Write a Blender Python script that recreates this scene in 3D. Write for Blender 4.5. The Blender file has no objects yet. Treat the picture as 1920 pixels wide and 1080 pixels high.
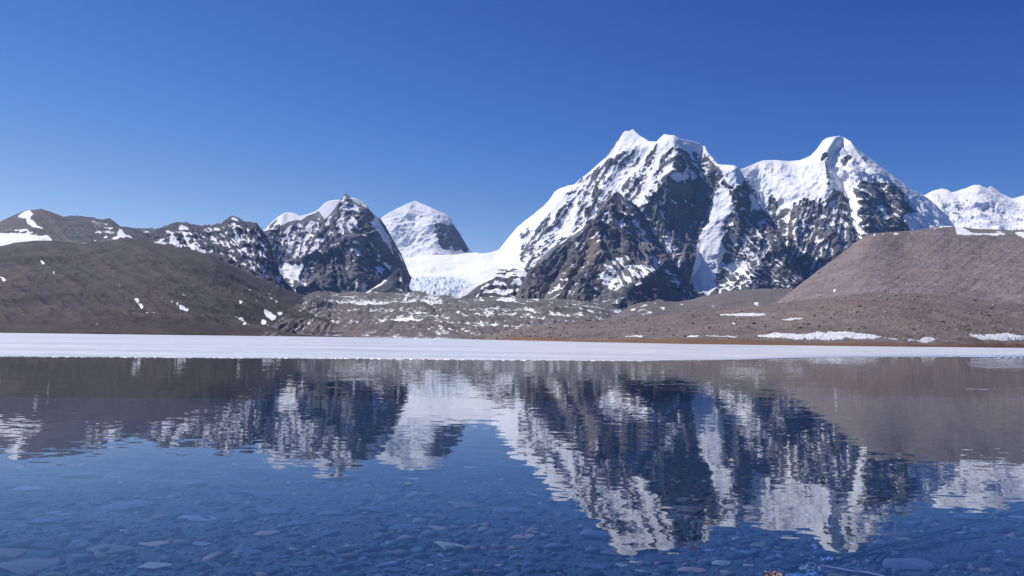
import bpy, math, random
import numpy as np
from mathutils import Matrix, Vector

# ------------------------------------------------------------------ camera
SC = bpy.context.scene
F = 1507.0                       # focal length in pixels of a 1920 px wide frame
CAM_H = 1.7
PITCH = math.atan(94.0 / F)
ROLL = math.atan(0.0146)
_f = np.array([0, math.cos(PITCH), math.sin(PITCH)])
_r0 = np.array([1.0, 0, 0]); _u0 = np.array([0, -math.sin(PITCH), math.cos(PITCH)])
_r = _r0 * math.cos(ROLL) + _u0 * math.sin(ROLL)
_u = -_r0 * math.sin(ROLL) + _u0 * math.cos(ROLL)
cam_d = bpy.data.cameras.new('camera')
cam = bpy.data.objects.new('camera', cam_d)
SC.collection.objects.link(cam)
cam.matrix_world = Matrix(((_r[0], _u[0], -_f[0], 0), (_r[1], _u[1], -_f[1], 0), (_r[2], _u[2], -_f[2], CAM_H), (0, 0, 0, 1)))
cam_d.sensor_width = 36.0
cam_d.lens = 36.0 * F / 1920.0
cam_d.clip_start = 0.1
cam_d.clip_end = 60000
SC.camera = cam

# ------------------------------------------------------------------ sky and sun
SUN_AZ = -60.0     # degrees from the view direction (+Y), negative = left
SUN_EL = 50.0
w = bpy.data.worlds.new('World'); SC.world = w; w.use_nodes = True
wn = w.node_tree.nodes; wl = w.node_tree.links
bg = wn['Background']
sky = wn.new('ShaderNodeTexSky'); sky.sky_type = 'NISHITA'; sky.sun_disc = False
sky.sun_elevation = math.radians(SUN_EL); sky.sun_rotation = math.radians(SUN_AZ)
sky.altitude = 5400; sky.air_density = 1.0; sky.dust_density = 0.0; sky.ozone_density = 10.0
SKY_S = 0.12
def _wm(op, a, b):
    n_ = wn.new('ShaderNodeMath'); n_.operation = op
    for q_, v_ in enumerate((a, b)):
        if isinstance(v_, (int, float)): n_.inputs[q_].default_value = v_
        else: wl.new(v_, n_.inputs[q_])
    return n_.outputs[0]
# the deep saturated blue of thin air: one colour response for the whole sky
_sep = wn.new('ShaderNodeSeparateColor'); _cmb = wn.new('ShaderNodeCombineColor'); wl.new(sky.outputs[0], _sep.inputs[0])
_ch = [_wm('MULTIPLY', _wm('POWER', _wm('MULTIPLY', _sep.outputs[q_], SKY_S), p_), m_ / SKY_S) for q_, (p_, m_) in enumerate(((2.85, 59.0), (1.86, 3.0), (0.93, 0.845)))]
_g = _wm('MINIMUM', _ch[1], _wm('MULTIPLY', _ch[2], 0.72)); _r_ = _wm('MINIMUM', _ch[0], _wm('MULTIPLY', _g, 0.66))
for q_, v_ in enumerate((_r_, _g, _ch[2])): wl.new(v_, _cmb.inputs[q_])
wl.new(_cmb.outputs[0], bg.inputs[0]); bg.inputs[1].default_value = SKY_S
sd = bpy.data.lights.new('sun', 'SUN'); sd.energy = 5.0; sd.angle = math.radians(0.5); sd.color = (1.0, 0.965, 0.91)
so = bpy.data.objects.new('sun', sd); SC.collection.objects.link(so)
_az, _el = math.radians(SUN_AZ), math.radians(SUN_EL)
SUND = Vector((math.sin(_az) * math.cos(_el), math.cos(_az) * math.cos(_el), math.sin(_el)))
so.rotation_euler = SUND.to_track_quat('Z', 'Y').to_euler()
SC.view_settings.view_transform = 'Standard'; SC.view_settings.look = 'None'
SC.view_settings.exposure = 0.25; SC.view_settings.gamma = 1.0
SC.render.engine = 'CYCLES'
SC.cycles.max_bounces = 6; SC.cycles.transparent_max_bounces = 8
SC.cycles.use_denoising = True

# ------------------------------------------------------------------ numeric helpers
rng = np.random.RandomState(7)
PERM = np.tile(rng.permutation(512), 2).astype(np.int32)
GRAD = rng.normal(size=(512, 3)); GRAD = (GRAD / np.linalg.norm(GRAD, axis=1)[:, None]).astype(np.float32)

def noise3(p):
    """gradient noise, about -0.7..0.7; p is (N,3)"""
    p = np.asarray(p, np.float64)
    i0 = np.floor(p).astype(np.int64)
    f = (p - i0).astype(np.float32)
    i = (i0 & 511).astype(np.int32)
    j = ((i + 1) & 511)
    u = f * f * f * (f * (f * 6 - 15) + 10)
    out = None
    res = []
    for dx in (0, 1):
        X = PERM[j[:, 0] if dx else i[:, 0]]
        fx = f[:, 0] - dx
        for dy in (0, 1):
            Y = PERM[(X + (j[:, 1] if dy else i[:, 1])) & 511]
            fy = f[:, 1] - dy
            for dz in (0, 1):
                g = GRAD[PERM[(Y + (j[:, 2] if dz else i[:, 2])) & 511]]
                res.append(g[:, 0] * fx + g[:, 1] * fy + g[:, 2] * (f[:, 2] - dz))
    ux, uy, uz = u[:, 0], u[:, 1], u[:, 2]
    a = [res[k] + uz * (res[k + 1] - res[k]) for k in (0, 2, 4, 6)]
    b0 = a[0] + uy * (a[1] - a[0]); b1 = a[2] + uy * (a[3] - a[2])
    return (b0 + ux * (b1 - b0)) * 1.5

def fbm(p, wl, octs, gain=0.5, ridged=False, seed=0.0, zs=1.0):
    q = np.array(p, np.float64) / wl
    q[:, 2] *= zs
    q = q + seed * 17.31
    out = np.zeros(len(q), np.float32); a = 1.0
    for k in range(octs):
        n = noise3(q)
        if ridged:
            n = 0.5 - np.abs(n) * 1.4
        out += a * n
        a *= gain; q = q * 2.03 + 5.7
    return out

def crag(p, wl, octs, gain=0.6, seed=0.0, zs=1.0):
    """warped ridged multifractal, roughly -0.6..0.6, sharp crests"""
    q = np.array(p, np.float64) / wl
    q[:, 2] *= zs
    q = q + seed * 17.31
    wv = np.stack([noise3(q * 0.9 + 31.1), noise3(q * 0.9 + 57.7), noise3(q * 0.9 + 83.9)], 1)
    q = q + 0.45 * wv
    out = np.zeros(len(q), np.float32); a = 1.0; w = 1.0
    for k in range(octs):
        n = np.clip(1.0 - 1.7 * np.abs(noise3(q)), 0, 1)
        n = n * n
        out += a * w * (n - 0.42)
        w = np.clip(0.35 + n * 1.3, 0, 1); a *= gain; q = q * 2.07 + 5.7
    return out

def strata(p, lam, dip, seed=0.0):
    """saw-toothed ledges of dipping rock beds"""
    d = np.array(dip, float); d /= np.linalg.norm(d)
    s = (p @ d) / lam + 1.3 * noise3(p / 260.0 + seed * 3.1) + 0.35 * noise3(p / 60.0 + seed)
    fr = s - np.floor(s)
    return (np.where(fr < 0.78, fr / 0.78, (1 - fr) / 0.22) - 0.5) * np.clip(0.5 + 1.6 * noise3(p / 190.0 + 7.7 + seed), 0, 1)

def pix(px, py, D):
    """world position of the photo pixel (px, py) at distance y = D from the camera"""
    px = np.asarray(px, float); py = np.asarray(py, float); D = np.asarray(D, float)
    a = (px - 960.0) / F; b = (540.0 - py) / F
    d = _f + a[..., None] * _r + b[..., None] * _u
    P = d * (D / d[..., 1])[..., None]
    P[..., 2] += CAM_H
    return P

def py_at(px, D, z=0.0):
    """picture row of a point of height z at distance D"""
    a = (np.asarray(px, float) - 960.0) / F
    h = z - CAM_H
    return 540.0 - F * (h * (_f[1] + a * _r[1]) - D * (_f[2] + a * _r[2])) / (D * _u[2] - h * _u[1])

def poly_interp(pts, x):
    p = np.array(pts, float)
    return np.interp(x, p[:, 0], p[:, 1])

def seg_dist(X, Y, line):
    """distance to a polyline and the side (+1 = right of a line drawn downwards in the picture)"""
    best = np.full(X.shape, 1e9); side = np.zeros(X.shape); tt = np.zeros(X.shape)
    L = np.array(line, float)
    n = len(L) - 1
    for k in range(n):
        ax, ay = L[k]; bx, by = L[k + 1]
        vx, vy = bx - ax, by - ay
        l2 = vx * vx + vy * vy + 1e-9
        t = ((X - ax) * vx + (Y - ay) * vy) / l2
        tc = np.clip(t, 0, 1)
        d = np.hypot(X - (ax + tc * vx), Y - (ay + tc * vy))
        cr = vx * (Y - ay) - vy * (X - ax)
        m = d < best
        best = np.where(m, d, best); side = np.where(m, -np.sign(cr), side); tt = np.where(m, (k + tc) / n, tt)
    return best, side, tt

def in_poly(X, Y, poly):
    P = np.array(poly, float); n = len(P)
    ins = np.zeros(X.shape, bool); j = n - 1
    for i in range(n):
        xi, yi = P[i]; xj, yj = P[j]
        if yi != yj:
            c = ((yi > Y) != (yj > Y)) & (X < (xj - xi) * (Y - yi) / (yj - yi) + xi)
            ins ^= c
        j = i
    return ins

def blur2(A, r):
    """cheap separable box blur, twice"""
    if r < 1: return A
    for _ in range(2):
        for ax in (0, 1):
            n = A.shape[ax]
            idx = [np.clip(np.arange(n) + k, 0, n - 1) for k in range(-r, r + 1)]
            A = sum(np.take(A, i, axis=ax) for i in idx) / (2 * r + 1)
    return A

COL = SC.collection

def link_mesh(name, verts, faces_flat, nside, mat, smooth=True, parent=None, attrs=None):
    me = bpy.data.meshes.new(name)
    nf = len(faces_flat) // nside
    me.vertices.add(len(verts)); me.vertices.foreach_set('co', np.asarray(verts, np.float32).ravel())
    me.loops.add(len(faces_flat)); me.loops.foreach_set('vertex_index', np.asarray(faces_flat, np.int32))
    me.polygons.add(nf)
    me.polygons.foreach_set('loop_start', np.arange(nf, dtype=np.int32) * nside)
    me.polygons.foreach_set('loop_total', np.full(nf, nside, np.int32))
    me.polygons.foreach_set('use_smooth', np.full(nf, smooth, bool))
    me.update(calc_edges=True)
    if attrs is not None:
        ca = me.attributes.new('surf', 'FLOAT_COLOR', 'POINT')
        ca.data.foreach_set('color', np.asarray(attrs, np.float32).ravel())
    me.materials.append(mat)
    o = bpy.data.objects.new(name, me); COL.objects.link(o)
    if parent is not None: o.parent = parent
    return o

def grid_faces(R, C):
    i = np.arange(R * C).reshape(R, C)
    return np.stack([i[:-1, :-1], i[:-1, 1:], i[1:, 1:], i[1:, :-1]], -1).ravel()

def grid_normals(P):
    dx = np.gradient(P, axis=1); dy = np.gradient(P, axis=0)
    n = np.cross(dx, dy)
    return n / (np.linalg.norm(n, axis=-1, keepdims=True) + 1e-9)

# ------------------------------------------------------------------ materials
def new_mat(name):
    m = bpy.data.materials.new(name); m.use_nodes = True
    nt = m.node_tree; nt.nodes.clear()
    return m, nt

class NT:
    def __init__(s, nt): s.nt = nt
    def n(s, t, **kw):
        nd = s.nt.nodes.new(t)
        for k, v in kw.items(): setattr(nd, k, v)
        return nd
    def l(s, a, b): s.nt.links.new(a, b)
    def val(s, sock, v):
        if hasattr(v, 'default_value') or isinstance(v, bpy.types.NodeSocket): s.l(v, sock)
        else: sock.default_value = v
    def math(s, op, a, b=0.0, c=0.0, clamp=False):
        nd = s.n('ShaderNodeMath', operation=op, use_clamp=clamp)
        s.val(nd.inputs[0], a); s.val(nd.inputs[1], b); s.val(nd.inputs[2], c)
        return nd.outputs[0]
    def noise(s, vec, scale, detail=4, rough=0.55, dim='3D'):
        nd = s.n('ShaderNodeTexNoise')
        s.val(nd.inputs['Vector'], vec); nd.inputs['Scale'].default_value = scale
        nd.inputs['Detail'].default_value = detail; nd.inputs['Roughness'].default_value = rough
        return nd
    def mapping(s, vec, scale=(1, 1, 1), rot=(0, 0, 0)):
        nd = s.n('ShaderNodeMapping'); s.l(vec, nd.inputs[0])
        nd.inputs['Scale'].default_value = scale; nd.inputs['Rotation'].default_value = rot
        return nd.outputs[0]
    def mix(s, fac, a, b):
        nd = s.n('ShaderNodeMix', data_type='RGBA')
        s.val(nd.inputs[0], fac); s.val(nd.inputs[6], a); s.val(nd.inputs[7], b)
        return nd.outputs[2]
    def ramp(s, fac, lo, hi):
        nd = s.n('ShaderNodeMapRange', interpolation_type='SMOOTHSTEP')
        s.val(nd.inputs[0], fac); nd.inputs[1].default_value = lo; nd.inputs[2].default_value = hi
        return nd.outputs[0]

def rgb(r, g, b): return (r, g, b, 1.0)

def terrain_mat(name, dark, light, tint, wl=60.0, snow_soft=0.06, grit=None, bump=0.0, snow_wl=14.0, sna=0.7):
    """rock or scree mixed with snow; the vertex attribute says where snow (r), blue ice (g) and tinted ground (b) lie"""
    m, nt = new_mat(name); k = NT(nt)
    out = k.n('ShaderNodeOutputMaterial'); pb = k.n('ShaderNodeBsdfPrincipled')
    k.l(pb.outputs[0], out.inputs[0])
    tc = k.n('ShaderNodeTexCoord').outputs['Object']
    at = k.n('ShaderNodeAttribute', attribute_name='surf')
    sep = k.n('ShaderNodeSeparateColor'); k.l(at.outputs['Color'], sep.inputs[0])
    n1 = k.noise(tc, 1.0 / wl, 6, 0.6).outputs[0]
    n2 = k.noise(k.mapping(tc, (1, 1, 3.0)), 4.0 / wl, 5, 0.65).outputs[0]
    f = k.math('ADD', k.math('MULTIPLY', n1, 0.6), k.math('MULTIPLY', n2, 0.5))
    base = k.mix(k.ramp(f, 0.38, 0.72), rgb(*dark), rgb(*light))
    base = k.mix(sep.outputs[2], base, rgb(*tint))
    if grit:
        gn = k.noise(tc, 1.0 / grit, 3, 0.7).outputs[0]
        g = k.math('MULTIPLY_ADD', gn, 1.3, 0.35)
        mm = k.n('ShaderNodeMix', data_type='RGBA', blend_type='MULTIPLY'); mm.inputs[0].default_value = 1.0
        k.l(base, mm.inputs[6]); cb = k.n('ShaderNodeCombineColor')
        for q in range(3): k.l(g, cb.inputs[q])
        k.l(cb.outputs[0], mm.inputs[7]); base = mm.outputs[2]
    sn = k.noise(tc, 1.0 / snow_wl, 4, 0.65).outputs[0]
    s = k.math('ADD', sep.outputs[0], k.math('MULTIPLY', k.math('SUBTRACT', sn, 0.5), sna))
    sf = k.ramp(s, 0.5 - snow_soft, 0.5 + snow_soft)
    vn = k.noise(tc, 1.0 / 90.0, 3, 0.5).outputs[0]
    snow = k.mix(vn, rgb(0.76, 0.77, 0.79), rgb(0.84, 0.84, 0.85))
    snow = k.mix(sep.outputs[1], snow, rgb(0.57, 0.65, 0.72))
    col = k.mix(sf, base, snow)
    k.l(col, pb.inputs['Base Color'])
    pb.inputs['Roughness'].default_value = 0.9
    pb.inputs['Specular IOR Level'].default_value = 0.15
    if bump:
        bn = k.noise(tc, 1.0 / (wl * 0.06), 5, 0.7).outputs[0]
        bp = k.n('ShaderNodeBump'); bp.inputs['Strength'].default_value = 1.0; bp.inputs['Distance'].default_value = bump
        k.l(k.math('SUBTRACT', 1.0, k.math('MULTIPLY', sf, 0.9)), bp.inputs['Strength'])
        k.l(bn, bp.inputs['Height']); k.l(bp.outputs[0], pb.inputs['Normal'])
    return m

M_MASSIF = terrain_mat('rock_and_snow', (0.054, 0.056, 0.064), (0.185, 0.18, 0.185), (0.165, 0.13, 0.115), 110, bump=2.5, sna=0.75, snow_wl=11)
M_RIDGE = terrain_mat('dark_ridge_rock', (0.038, 0.038, 0.045), (0.105, 0.100, 0.106), (0.105, 0.09, 0.09), 80, bump=1.5, sna=0.75, snow_wl=9)
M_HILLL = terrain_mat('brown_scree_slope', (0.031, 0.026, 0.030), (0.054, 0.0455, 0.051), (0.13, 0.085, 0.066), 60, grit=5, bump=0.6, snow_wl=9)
M_MORAINE = terrain_mat('grey_moraine', (0.085, 0.077, 0.079), (0.16, 0.144, 0.145), (0.16, 0.118, 0.105), 50, grit=4, bump=0.9, snow_wl=11, sna=1.7)
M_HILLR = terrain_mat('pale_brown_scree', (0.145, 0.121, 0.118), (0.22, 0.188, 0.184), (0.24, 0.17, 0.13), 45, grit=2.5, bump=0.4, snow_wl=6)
M_MOUND = terrain_mat('brown_shore_gravel', (0.12, 0.099, 0.089), (0.19, 0.16, 0.145), (0.155, 0.086, 0.048), 45, grit=1.5, bump=0.3, snow_wl=6)

# ------------------------------------------------------------------ the sheet builder
def tag(o, label=None, cat=None, group=None, kind=None):
    if label: o['label'] = label
    if cat: o['category'] = cat
    if group: o['group'] = group
    if kind: o['kind'] = kind
    return o

class Sheet:
    pass

def terrain(name, mat, sky, base, Db, Ds, g=1.0, relief=(), disp=(), snow=(), s0=0.0, step=1.38, jag=0.0,
            ledge=0.6, snoise=0.25, snwl=34.0, ice=(), tint=(), tn=0.0, back=0.7, smooth_snow=0.7, seed=1.0, skirt=60.0, label=None, seracs=20.0, ssky=50, rk=1.25, streaks=(), conc=0.42, ribs=(), ck=1.0, dref=0.0, tst=0.06):
    S = Sheet()
    sky = np.array(sky, float)
    x0, x1 = sky[0, 0], sky[-1, 0]
    xl, xr = max(x0, -70.0), min(x1, 1990.0)          # beyond the frame the columns are coarser
    xs = np.linspace(xl, xr, int((xr - xl) / step) + 1)
    if x0 < xl: xs = np.concatenate([np.linspace(x0, xl, int((xl - x0) / (4 * step)) + 2)[:-1], xs])
    if x1 > xr: xs = np.concatenate([xs, np.linspace(xr, x1, int((x1 - xr) / (4 * step)) + 2)[1:]])
    C = len(xs)
    ysky = np.interp(xs, sky[:, 0], sky[:, 1])
    if jag:
        q = np.stack([xs / 9.0, np.zeros(C) + seed * 3.3, np.zeros(C)], 1)
        ysky = ysky + jag * (noise3(q) + 0.6 * noise3(q * 2.7 + 9) + 0.4 * noise3(q * 6.1 + 3))
    db = poly_interp(Db, xs); ds = poly_interp(Ds, xs)
    if base == 'shore':
        ybase = py_at(xs, db, -0.15)
    else:
        ybase = poly_interp(base, xs)
    ybase = np.maximum(ybase, ysky + 0.5)
    R = int(max(ybase - ysky) / step) + 2
    t = np.linspace(0, 1, R)[:, None]
    X = np.repeat(xs[None, :], R, 0)
    Y = ybase[None, :] + (ysky - ybase)[None, :] * t
    wpx = max(3, int(ssky / step)); pad = np.pad(ysky, wpx, 'edge'); ker = np.hanning(2 * wpx + 1); ker /= ker.sum()
    ysm = np.minimum(np.convolve(pad, ker, 'valid'), ybase - 4.0)
    ts = np.clip((ybase[None, :] - Y) / (ybase - ysm)[None, :], 0, 1.6)
    D = db + (ds - db) * ts ** g
    rel = np.zeros(X.shape); gul = np.zeros(X.shape)
    for st in relief:
        h, wleft, wright, line = st[:4]
        d, side, tt = seg_dist(X, Y, line)
        hh = h
        if len(st) > 4: hh = h + (st[4] - h) * tt
        wd = np.where(side > 0, wright, wleft)
        c = hh * np.clip(1 - d / wd, 0, 1)
        if h > 0: rel = np.maximum(rel, c)
        else: gul = np.minimum(gul, c)
    rr = rk * blur2(rel + gul, 1)
    edge = np.clip((1 - t) * 6, 0, 1) ** 0.7       # the skyline itself stays where it is
    D = D - rr * D / F
    P = pix(X, Y, D)
    # snow map
    def paint(items, v0):
        A = np.full(X.shape, float(v0))
        for it in items:
            if it[0] == 'p':
                A = np.where(in_poly(X, Y, it[2]), it[1], A)
            elif it[0] == 'l':
                d, _, tt = seg_dist(X, Y, it[3])
                A = np.where(d < it[2] * (0.6 + 0.4 * np.sin(np.pi * np.clip(tt, 0.05, 0.95))), it[1], A)
        return blur2(A, 1)
    A = paint(snow, s0)
    nb = 26
    sk = P[-1]
    rows = []
    zlen = np.maximum(sk[:, 2], 20) / back
    dirv = sk * np.array([1, 1, 0]); dirv /= np.linalg.norm(dirv, axis=1)[:, None]
    for q in range(1, nb + 1):
        e = (q / nb) ** 1.7
        rows.append(sk + dirv * (zlen * e)[:, None] - np.array([0, 0, 1.0]) * ((sk[:, 2] + skirt) * e ** 1.1)[:, None])
    bot = P[0].copy(); bot[:, 2] -= skirt
    full = np.concatenate([bot[None], P, np.array(rows)], 0)
    Af = np.concatenate([A[:1], A, np.repeat(A[-1:], nb, 0)], 0)
    N = grid_normals(full)
    N0 = N.copy()
    shp = full.shape[:2]
    flat = full.reshape(-1, 3)
    dsp = np.zeros(len(flat), np.float32)
    for d in disp:
        wlen, amp, octs, ridged, zs = d
        if ridged == 'strata': dsp += amp * strata(flat, wlen, zs, seed)
        elif ridged: dsp += amp * crag(flat, wlen, octs, 0.58, seed + wlen * 0.013, zs)
        else: dsp += amp * fbm(flat, wlen, octs, 0.55, False, seed + wlen * 0.013, zs)
    stx = np.zeros(shp)
    for slope, ps, als, amp in streaks:
        pu = (Y - slope * X) / math.hypot(1, slope); pv_ = (X + slope * Y) / math.hypot(1, slope)
        nn_ = noise3(np.stack([pu.ravel() / ps, pv_.ravel() / als, X.ravel() * 0 + seed], 1)) + 0.5 * noise3(np.stack([pu.ravel() / ps * 2.3, pv_.ravel() / als * 1.7, X.ravel() * 0 + seed + 5], 1))
        stx[1:R + 1] += amp * nn_.reshape(X.shape) * np.clip(t * 5, 0, 1)
    dsp *= ck
    if dref: dsp *= np.clip(flat[:, 1] / dref, 0.25, 1.3)
    for slope, ps, als, amp, msk in ribs:
        L_ = math.hypot(1, slope)
        wx = 5.0 * noise3(np.stack([X.ravel() / 40, Y.ravel() / 40, X.ravel() * 0 + seed + 2], 1)).reshape(X.shape)
        pu = (Y - slope * X) / L_ + wx; pv_ = (X + slope * Y) / L_
        rb = np.zeros(X.size)
        for q_, (f_, a_) in enumerate(((1.0, 1.0), (2.1, 0.5), (4.3, 0.26))):
            n_ = noise3(np.stack([pu.ravel() / ps * f_, pv_.ravel() / als * f_ * 0.8, X.ravel() * 0 + seed + 3.3 * q_], 1))
            rb += a_ * (0.45 - 1.5 * np.abs(n_))
        rb = rb.reshape(X.shape)
        if msk is not None: rb = rb * blur2(in_poly(X, Y, msk).astype(float), 6)
        stx[1:R + 1] += amp * rb
    dsp += stx.ravel()
    damp = 1 - smooth_snow * np.clip((blur2(Af, 2).ravel() - 0.4) / 0.5, 0, 1)
    tf = np.concatenate([np.zeros((1, C)), np.repeat(t, C, 1), np.ones((nb, C))], 0)
    hpx = np.concatenate([np.zeros((1, C)), Y - ysky[None, :], np.arange(1, nb + 1)[:, None] * 3.0 + np.zeros((nb, C))], 0)
    if base == 'shore': dsp *= np.clip(tf.ravel() * 7, 0.08, 1)
    dsp *= damp * (0.15 + 0.85 * np.clip(hpx / 24.0, 0, 1)).ravel()
    if len(ice) and seracs:
        If = np.concatenate([np.zeros((1, C)), blur2(paint(ice, 0.0), 2), np.zeros((nb, C))], 0).ravel()
        dsp += seracs * If * (crag(flat, 70, 4, 0.65, seed + 2.2, 1.0) + 0.3 * fbm(flat, 22, 2, 0.6))
    full = full + N * dsp.reshape(shp)[..., None]
    full[0, :, 2] = bot[:, 2]
    N = grid_normals(full)
    dn = 0.75 * N[..., 2] + 0.25 * blur2(N[..., 2], 1) - N0[..., 2]
    sn = fbm(flat, snwl, 4, 0.6, False, seed + 4.4).reshape(shp)
    dg = dsp.reshape(shp); cv = blur2(dg, 4) - 0.6 * dg - 0.4 * blur2(dg, 1); cv = np.clip(cv / (np.std(cv) + 1e-6), -2, 2) * conc
    snowv = Af + cv * np.clip(1.4 - np.abs(Af - 0.4) * 2, 0.1, 1) + ledge * dn * np.clip(1.6 - np.abs(Af - 0.4) * 2, 0.15, 1) + snoise * sn
    attrs = np.zeros(shp + (4,), np.float32); attrs[..., 3] = 1
    attrs[..., 0] = np.clip(snowv, 0, 1)
    if len(ice):
        I = paint(ice, 0.0); attrs[1:R + 1, :, 1] = np.clip(I, 0, 1)
    if len(tint) or tn:
        T = paint(tint, 0.0)
        if len(streaks): T = T + tst * np.clip(stx[1:R + 1] / (np.std(stx) + 1e-6), -1, 2)
        T = T + tn * np.clip(fbm(full[1:R + 1].reshape(-1, 3), 260, 3, 0.5, False, seed + 8.8).reshape(T.shape) * 2 + 0.3, 0, 1)
        attrs[1:R + 1, :, 2] = np.clip(T, 0, 1)
    o = link_mesh(name, full.reshape(-1, 3), grid_faces(*shp), 4, mat, True, None, attrs.reshape(-1, 4))
    o['kind'] = 'structure'
    if label: o['label'] = label
    S.o = o; S.P = full[1:R + 1]; S.N = N[1:R + 1]; S.xs = xs; S.ysky = ysky; S.ybase = ybase; S.R = R; S.C = C
    def sample(px, py):
        c = np.clip(np.interp(np.asarray(px, float), xs, np.arange(C)), 0, C - 1.001)
        ci = c.astype(int); cf = c - ci
        yb = np.interp(px, xs, ybase); yk = np.interp(px, xs, ysky)
        r = np.clip((yb - py) / (yb - yk) * (R - 1), 0, R - 1.001)
        ri = r.astype(int); rf = r - ri
        def bl(G):
            return (G[ri, ci] * ((1 - rf) * (1 - cf))[..., None] + G[ri, ci + 1] * ((1 - rf) * cf)[..., None]
                    + G[ri + 1, ci] * (rf * (1 - cf))[..., None] + G[ri + 1, ci + 1] * (rf * cf)[..., None])
        return bl(S.P), bl(S.N)
    S.sample = sample
    return S

# ------------------------------------------------------------------ the mountains, far to near
CRAG = [(420, 60, 5, True, 0.6), (120, 20, 4, True, 0.8), (70, 14, 2, True, 0.28), (46, 9, 1, 'strata', (0.45, 0.2, 0.9)), (21, 5, 1, 'strata', (0.5, 0.1, 0.9)), (20, 3.0, 2, False, 1.0)]

# far snow range on the right
terrain('snow_range', M_MASSIF,
    [(1660, 400), (1700, 372), (1735, 366), (1748, 358), (1765, 354), (1776, 356), (1784, 361), (1800, 357), (1815, 352), (1826, 347), (1838, 347), (1845, 351), (1852, 353), (1858, 350), (1864, 353), (1875, 362), (1898, 373), (1905, 371), (1920, 366), (1960, 352), (2020, 340), (2090, 348), (2180, 372), (2300, 420), (2420, 470)],
    [(1660, 470), (2200, 470), (2420, 500)], [(1660, 4700), (2420, 4700)], [(1660, 6600), (2420, 6600)], g=0.9,
    relief=[(14, 20, 12, [(1762, 382), (1765, 400), (1772, 440)]), (10, 14, 10, [(1788, 376), (1792, 395), (1790, 402)]),
            (-10, 40, 12, [(1735, 380), (1738, 400), (1738, 430)]), (6, 40, 16, [(1838, 350), (1842, 372)]), (5, 20, 10, [(1772, 357), (1781, 370)]),
            (-5, 40, 10, [(1810, 396), (1870, 393)]), (-4, 30, 8, [(1805, 390), (1850, 388)])],
    disp=[(700, 40, 3, False, 1.0), (260, 30, 4, True, 1.0), (90, 10, 3, False, 1.6)], s0=0.95, smooth_snow=0.2, snoise=0.1, ledge=0.2,
    ice=[('p', 0.45, [(1735, 380), (1790, 378), (1785, 440), (1735, 440)])], seed=2.0, conc=0.15)

# snow dome in the gap
terrain('snow_dome', M_MASSIF,
    [(690, 440), (705, 416), (718, 406), (730, 398), (745, 391), (760, 384), (772, 379), (779, 377), (790, 382), (805, 388), (820, 395), (835, 401), (845, 409), (850, 420), (856, 428), (866, 445), (876, 460), (882, 470), (890, 478), (900, 500)],
    [(690, 545), (900, 545)], [(690, 6400), (900, 6500)], [(690, 7300), (779, 7500), (900, 7200)], g=1.0,
    relief=[(12, 40, 30, [(800, 390), (808, 420), (815, 450), (822, 490)]), (10, 30, 20, [(772, 380), (770, 400)]), (26, 60, 80, [(805, 425), (822, 432), (812, 470), (820, 488)]),
            (-8, 30, 20, [(790, 410), (775, 430), (765, 460)]), (8, 20, 14, [(735, 420), (760, 440), (775, 470)])],
    disp=[(500, 45, 3, False, 1.4), (120, 18, 3, True, 1.6), (34, 4, 2, False, 1.0)], s0=0.93, smooth_snow=0.3, snoise=0.12, ledge=0.35,
    snow=[('p', 0.05, [(816, 424), (830, 420), (850, 420), (858, 432), (870, 450), (879, 466), (876, 472), (868, 475), (862, 465), (858, 472), (850, 474), (846, 462), (838, 472), (828, 468), (822, 458), (818, 440), (812, 434)]),
          ('l', 0.55, 2.0, [(842, 432), (830, 444)]), ('l', 0.5, 1.2, [(770, 385), (785, 396), (798, 397)]), ('l', 0.45, 1.0, [(730, 399), (765, 402), (790, 404)])],
    ice=[('p', 0.3, [(800, 400), (850, 410), (850, 424), (815, 428), (800, 420)]), ('p', 0.25, [(740, 430), (800, 425), (815, 470), (760, 470)])], seed=3.0, conc=0.18)

# snowfield and icefall
terrain('glacier', M_MASSIF,
    [(730, 500), (760, 486), (800, 478), (850, 478), (880, 474), (895, 473), (905, 475), (920, 473), (938, 468), (955, 474), (975, 492), (990, 520), (1010, 560)],
    [(730, 575), (1010, 575)], [(730, 4900), (1010, 4800)], [(730, 6300), (850, 6600), (1010, 6400)], g=1.4, ssky=90,
    relief=[(6, 60, 60, [(820, 528), (830, 548), (835, 560)])],
    disp=[(900, 50, 3, False, 1.0), (160, 8, 3, True, 1.0)], s0=1.0, snoise=0.05, ledge=0.1, smooth_snow=0.2,
    snow=[('p', 0.86, [(760, 530), (775, 524), (820, 521), (850, 525), (880, 530), (890, 536), (870, 548), (850, 575), (760, 575), (756, 545)]), ('l', 0.55, 1.2, [(898, 499), (905, 496)]), ('l', 0.6, 1.0, [(890, 508), (896, 505)])],
    ice=[('p', 0.78, [(760, 542), (770, 527), (800, 522), (830, 521), (858, 525), (885, 532), (880, 542), (860, 554), (835, 566), (790, 566), (762, 555)])], seed=4.0, conc=0.1)

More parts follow.
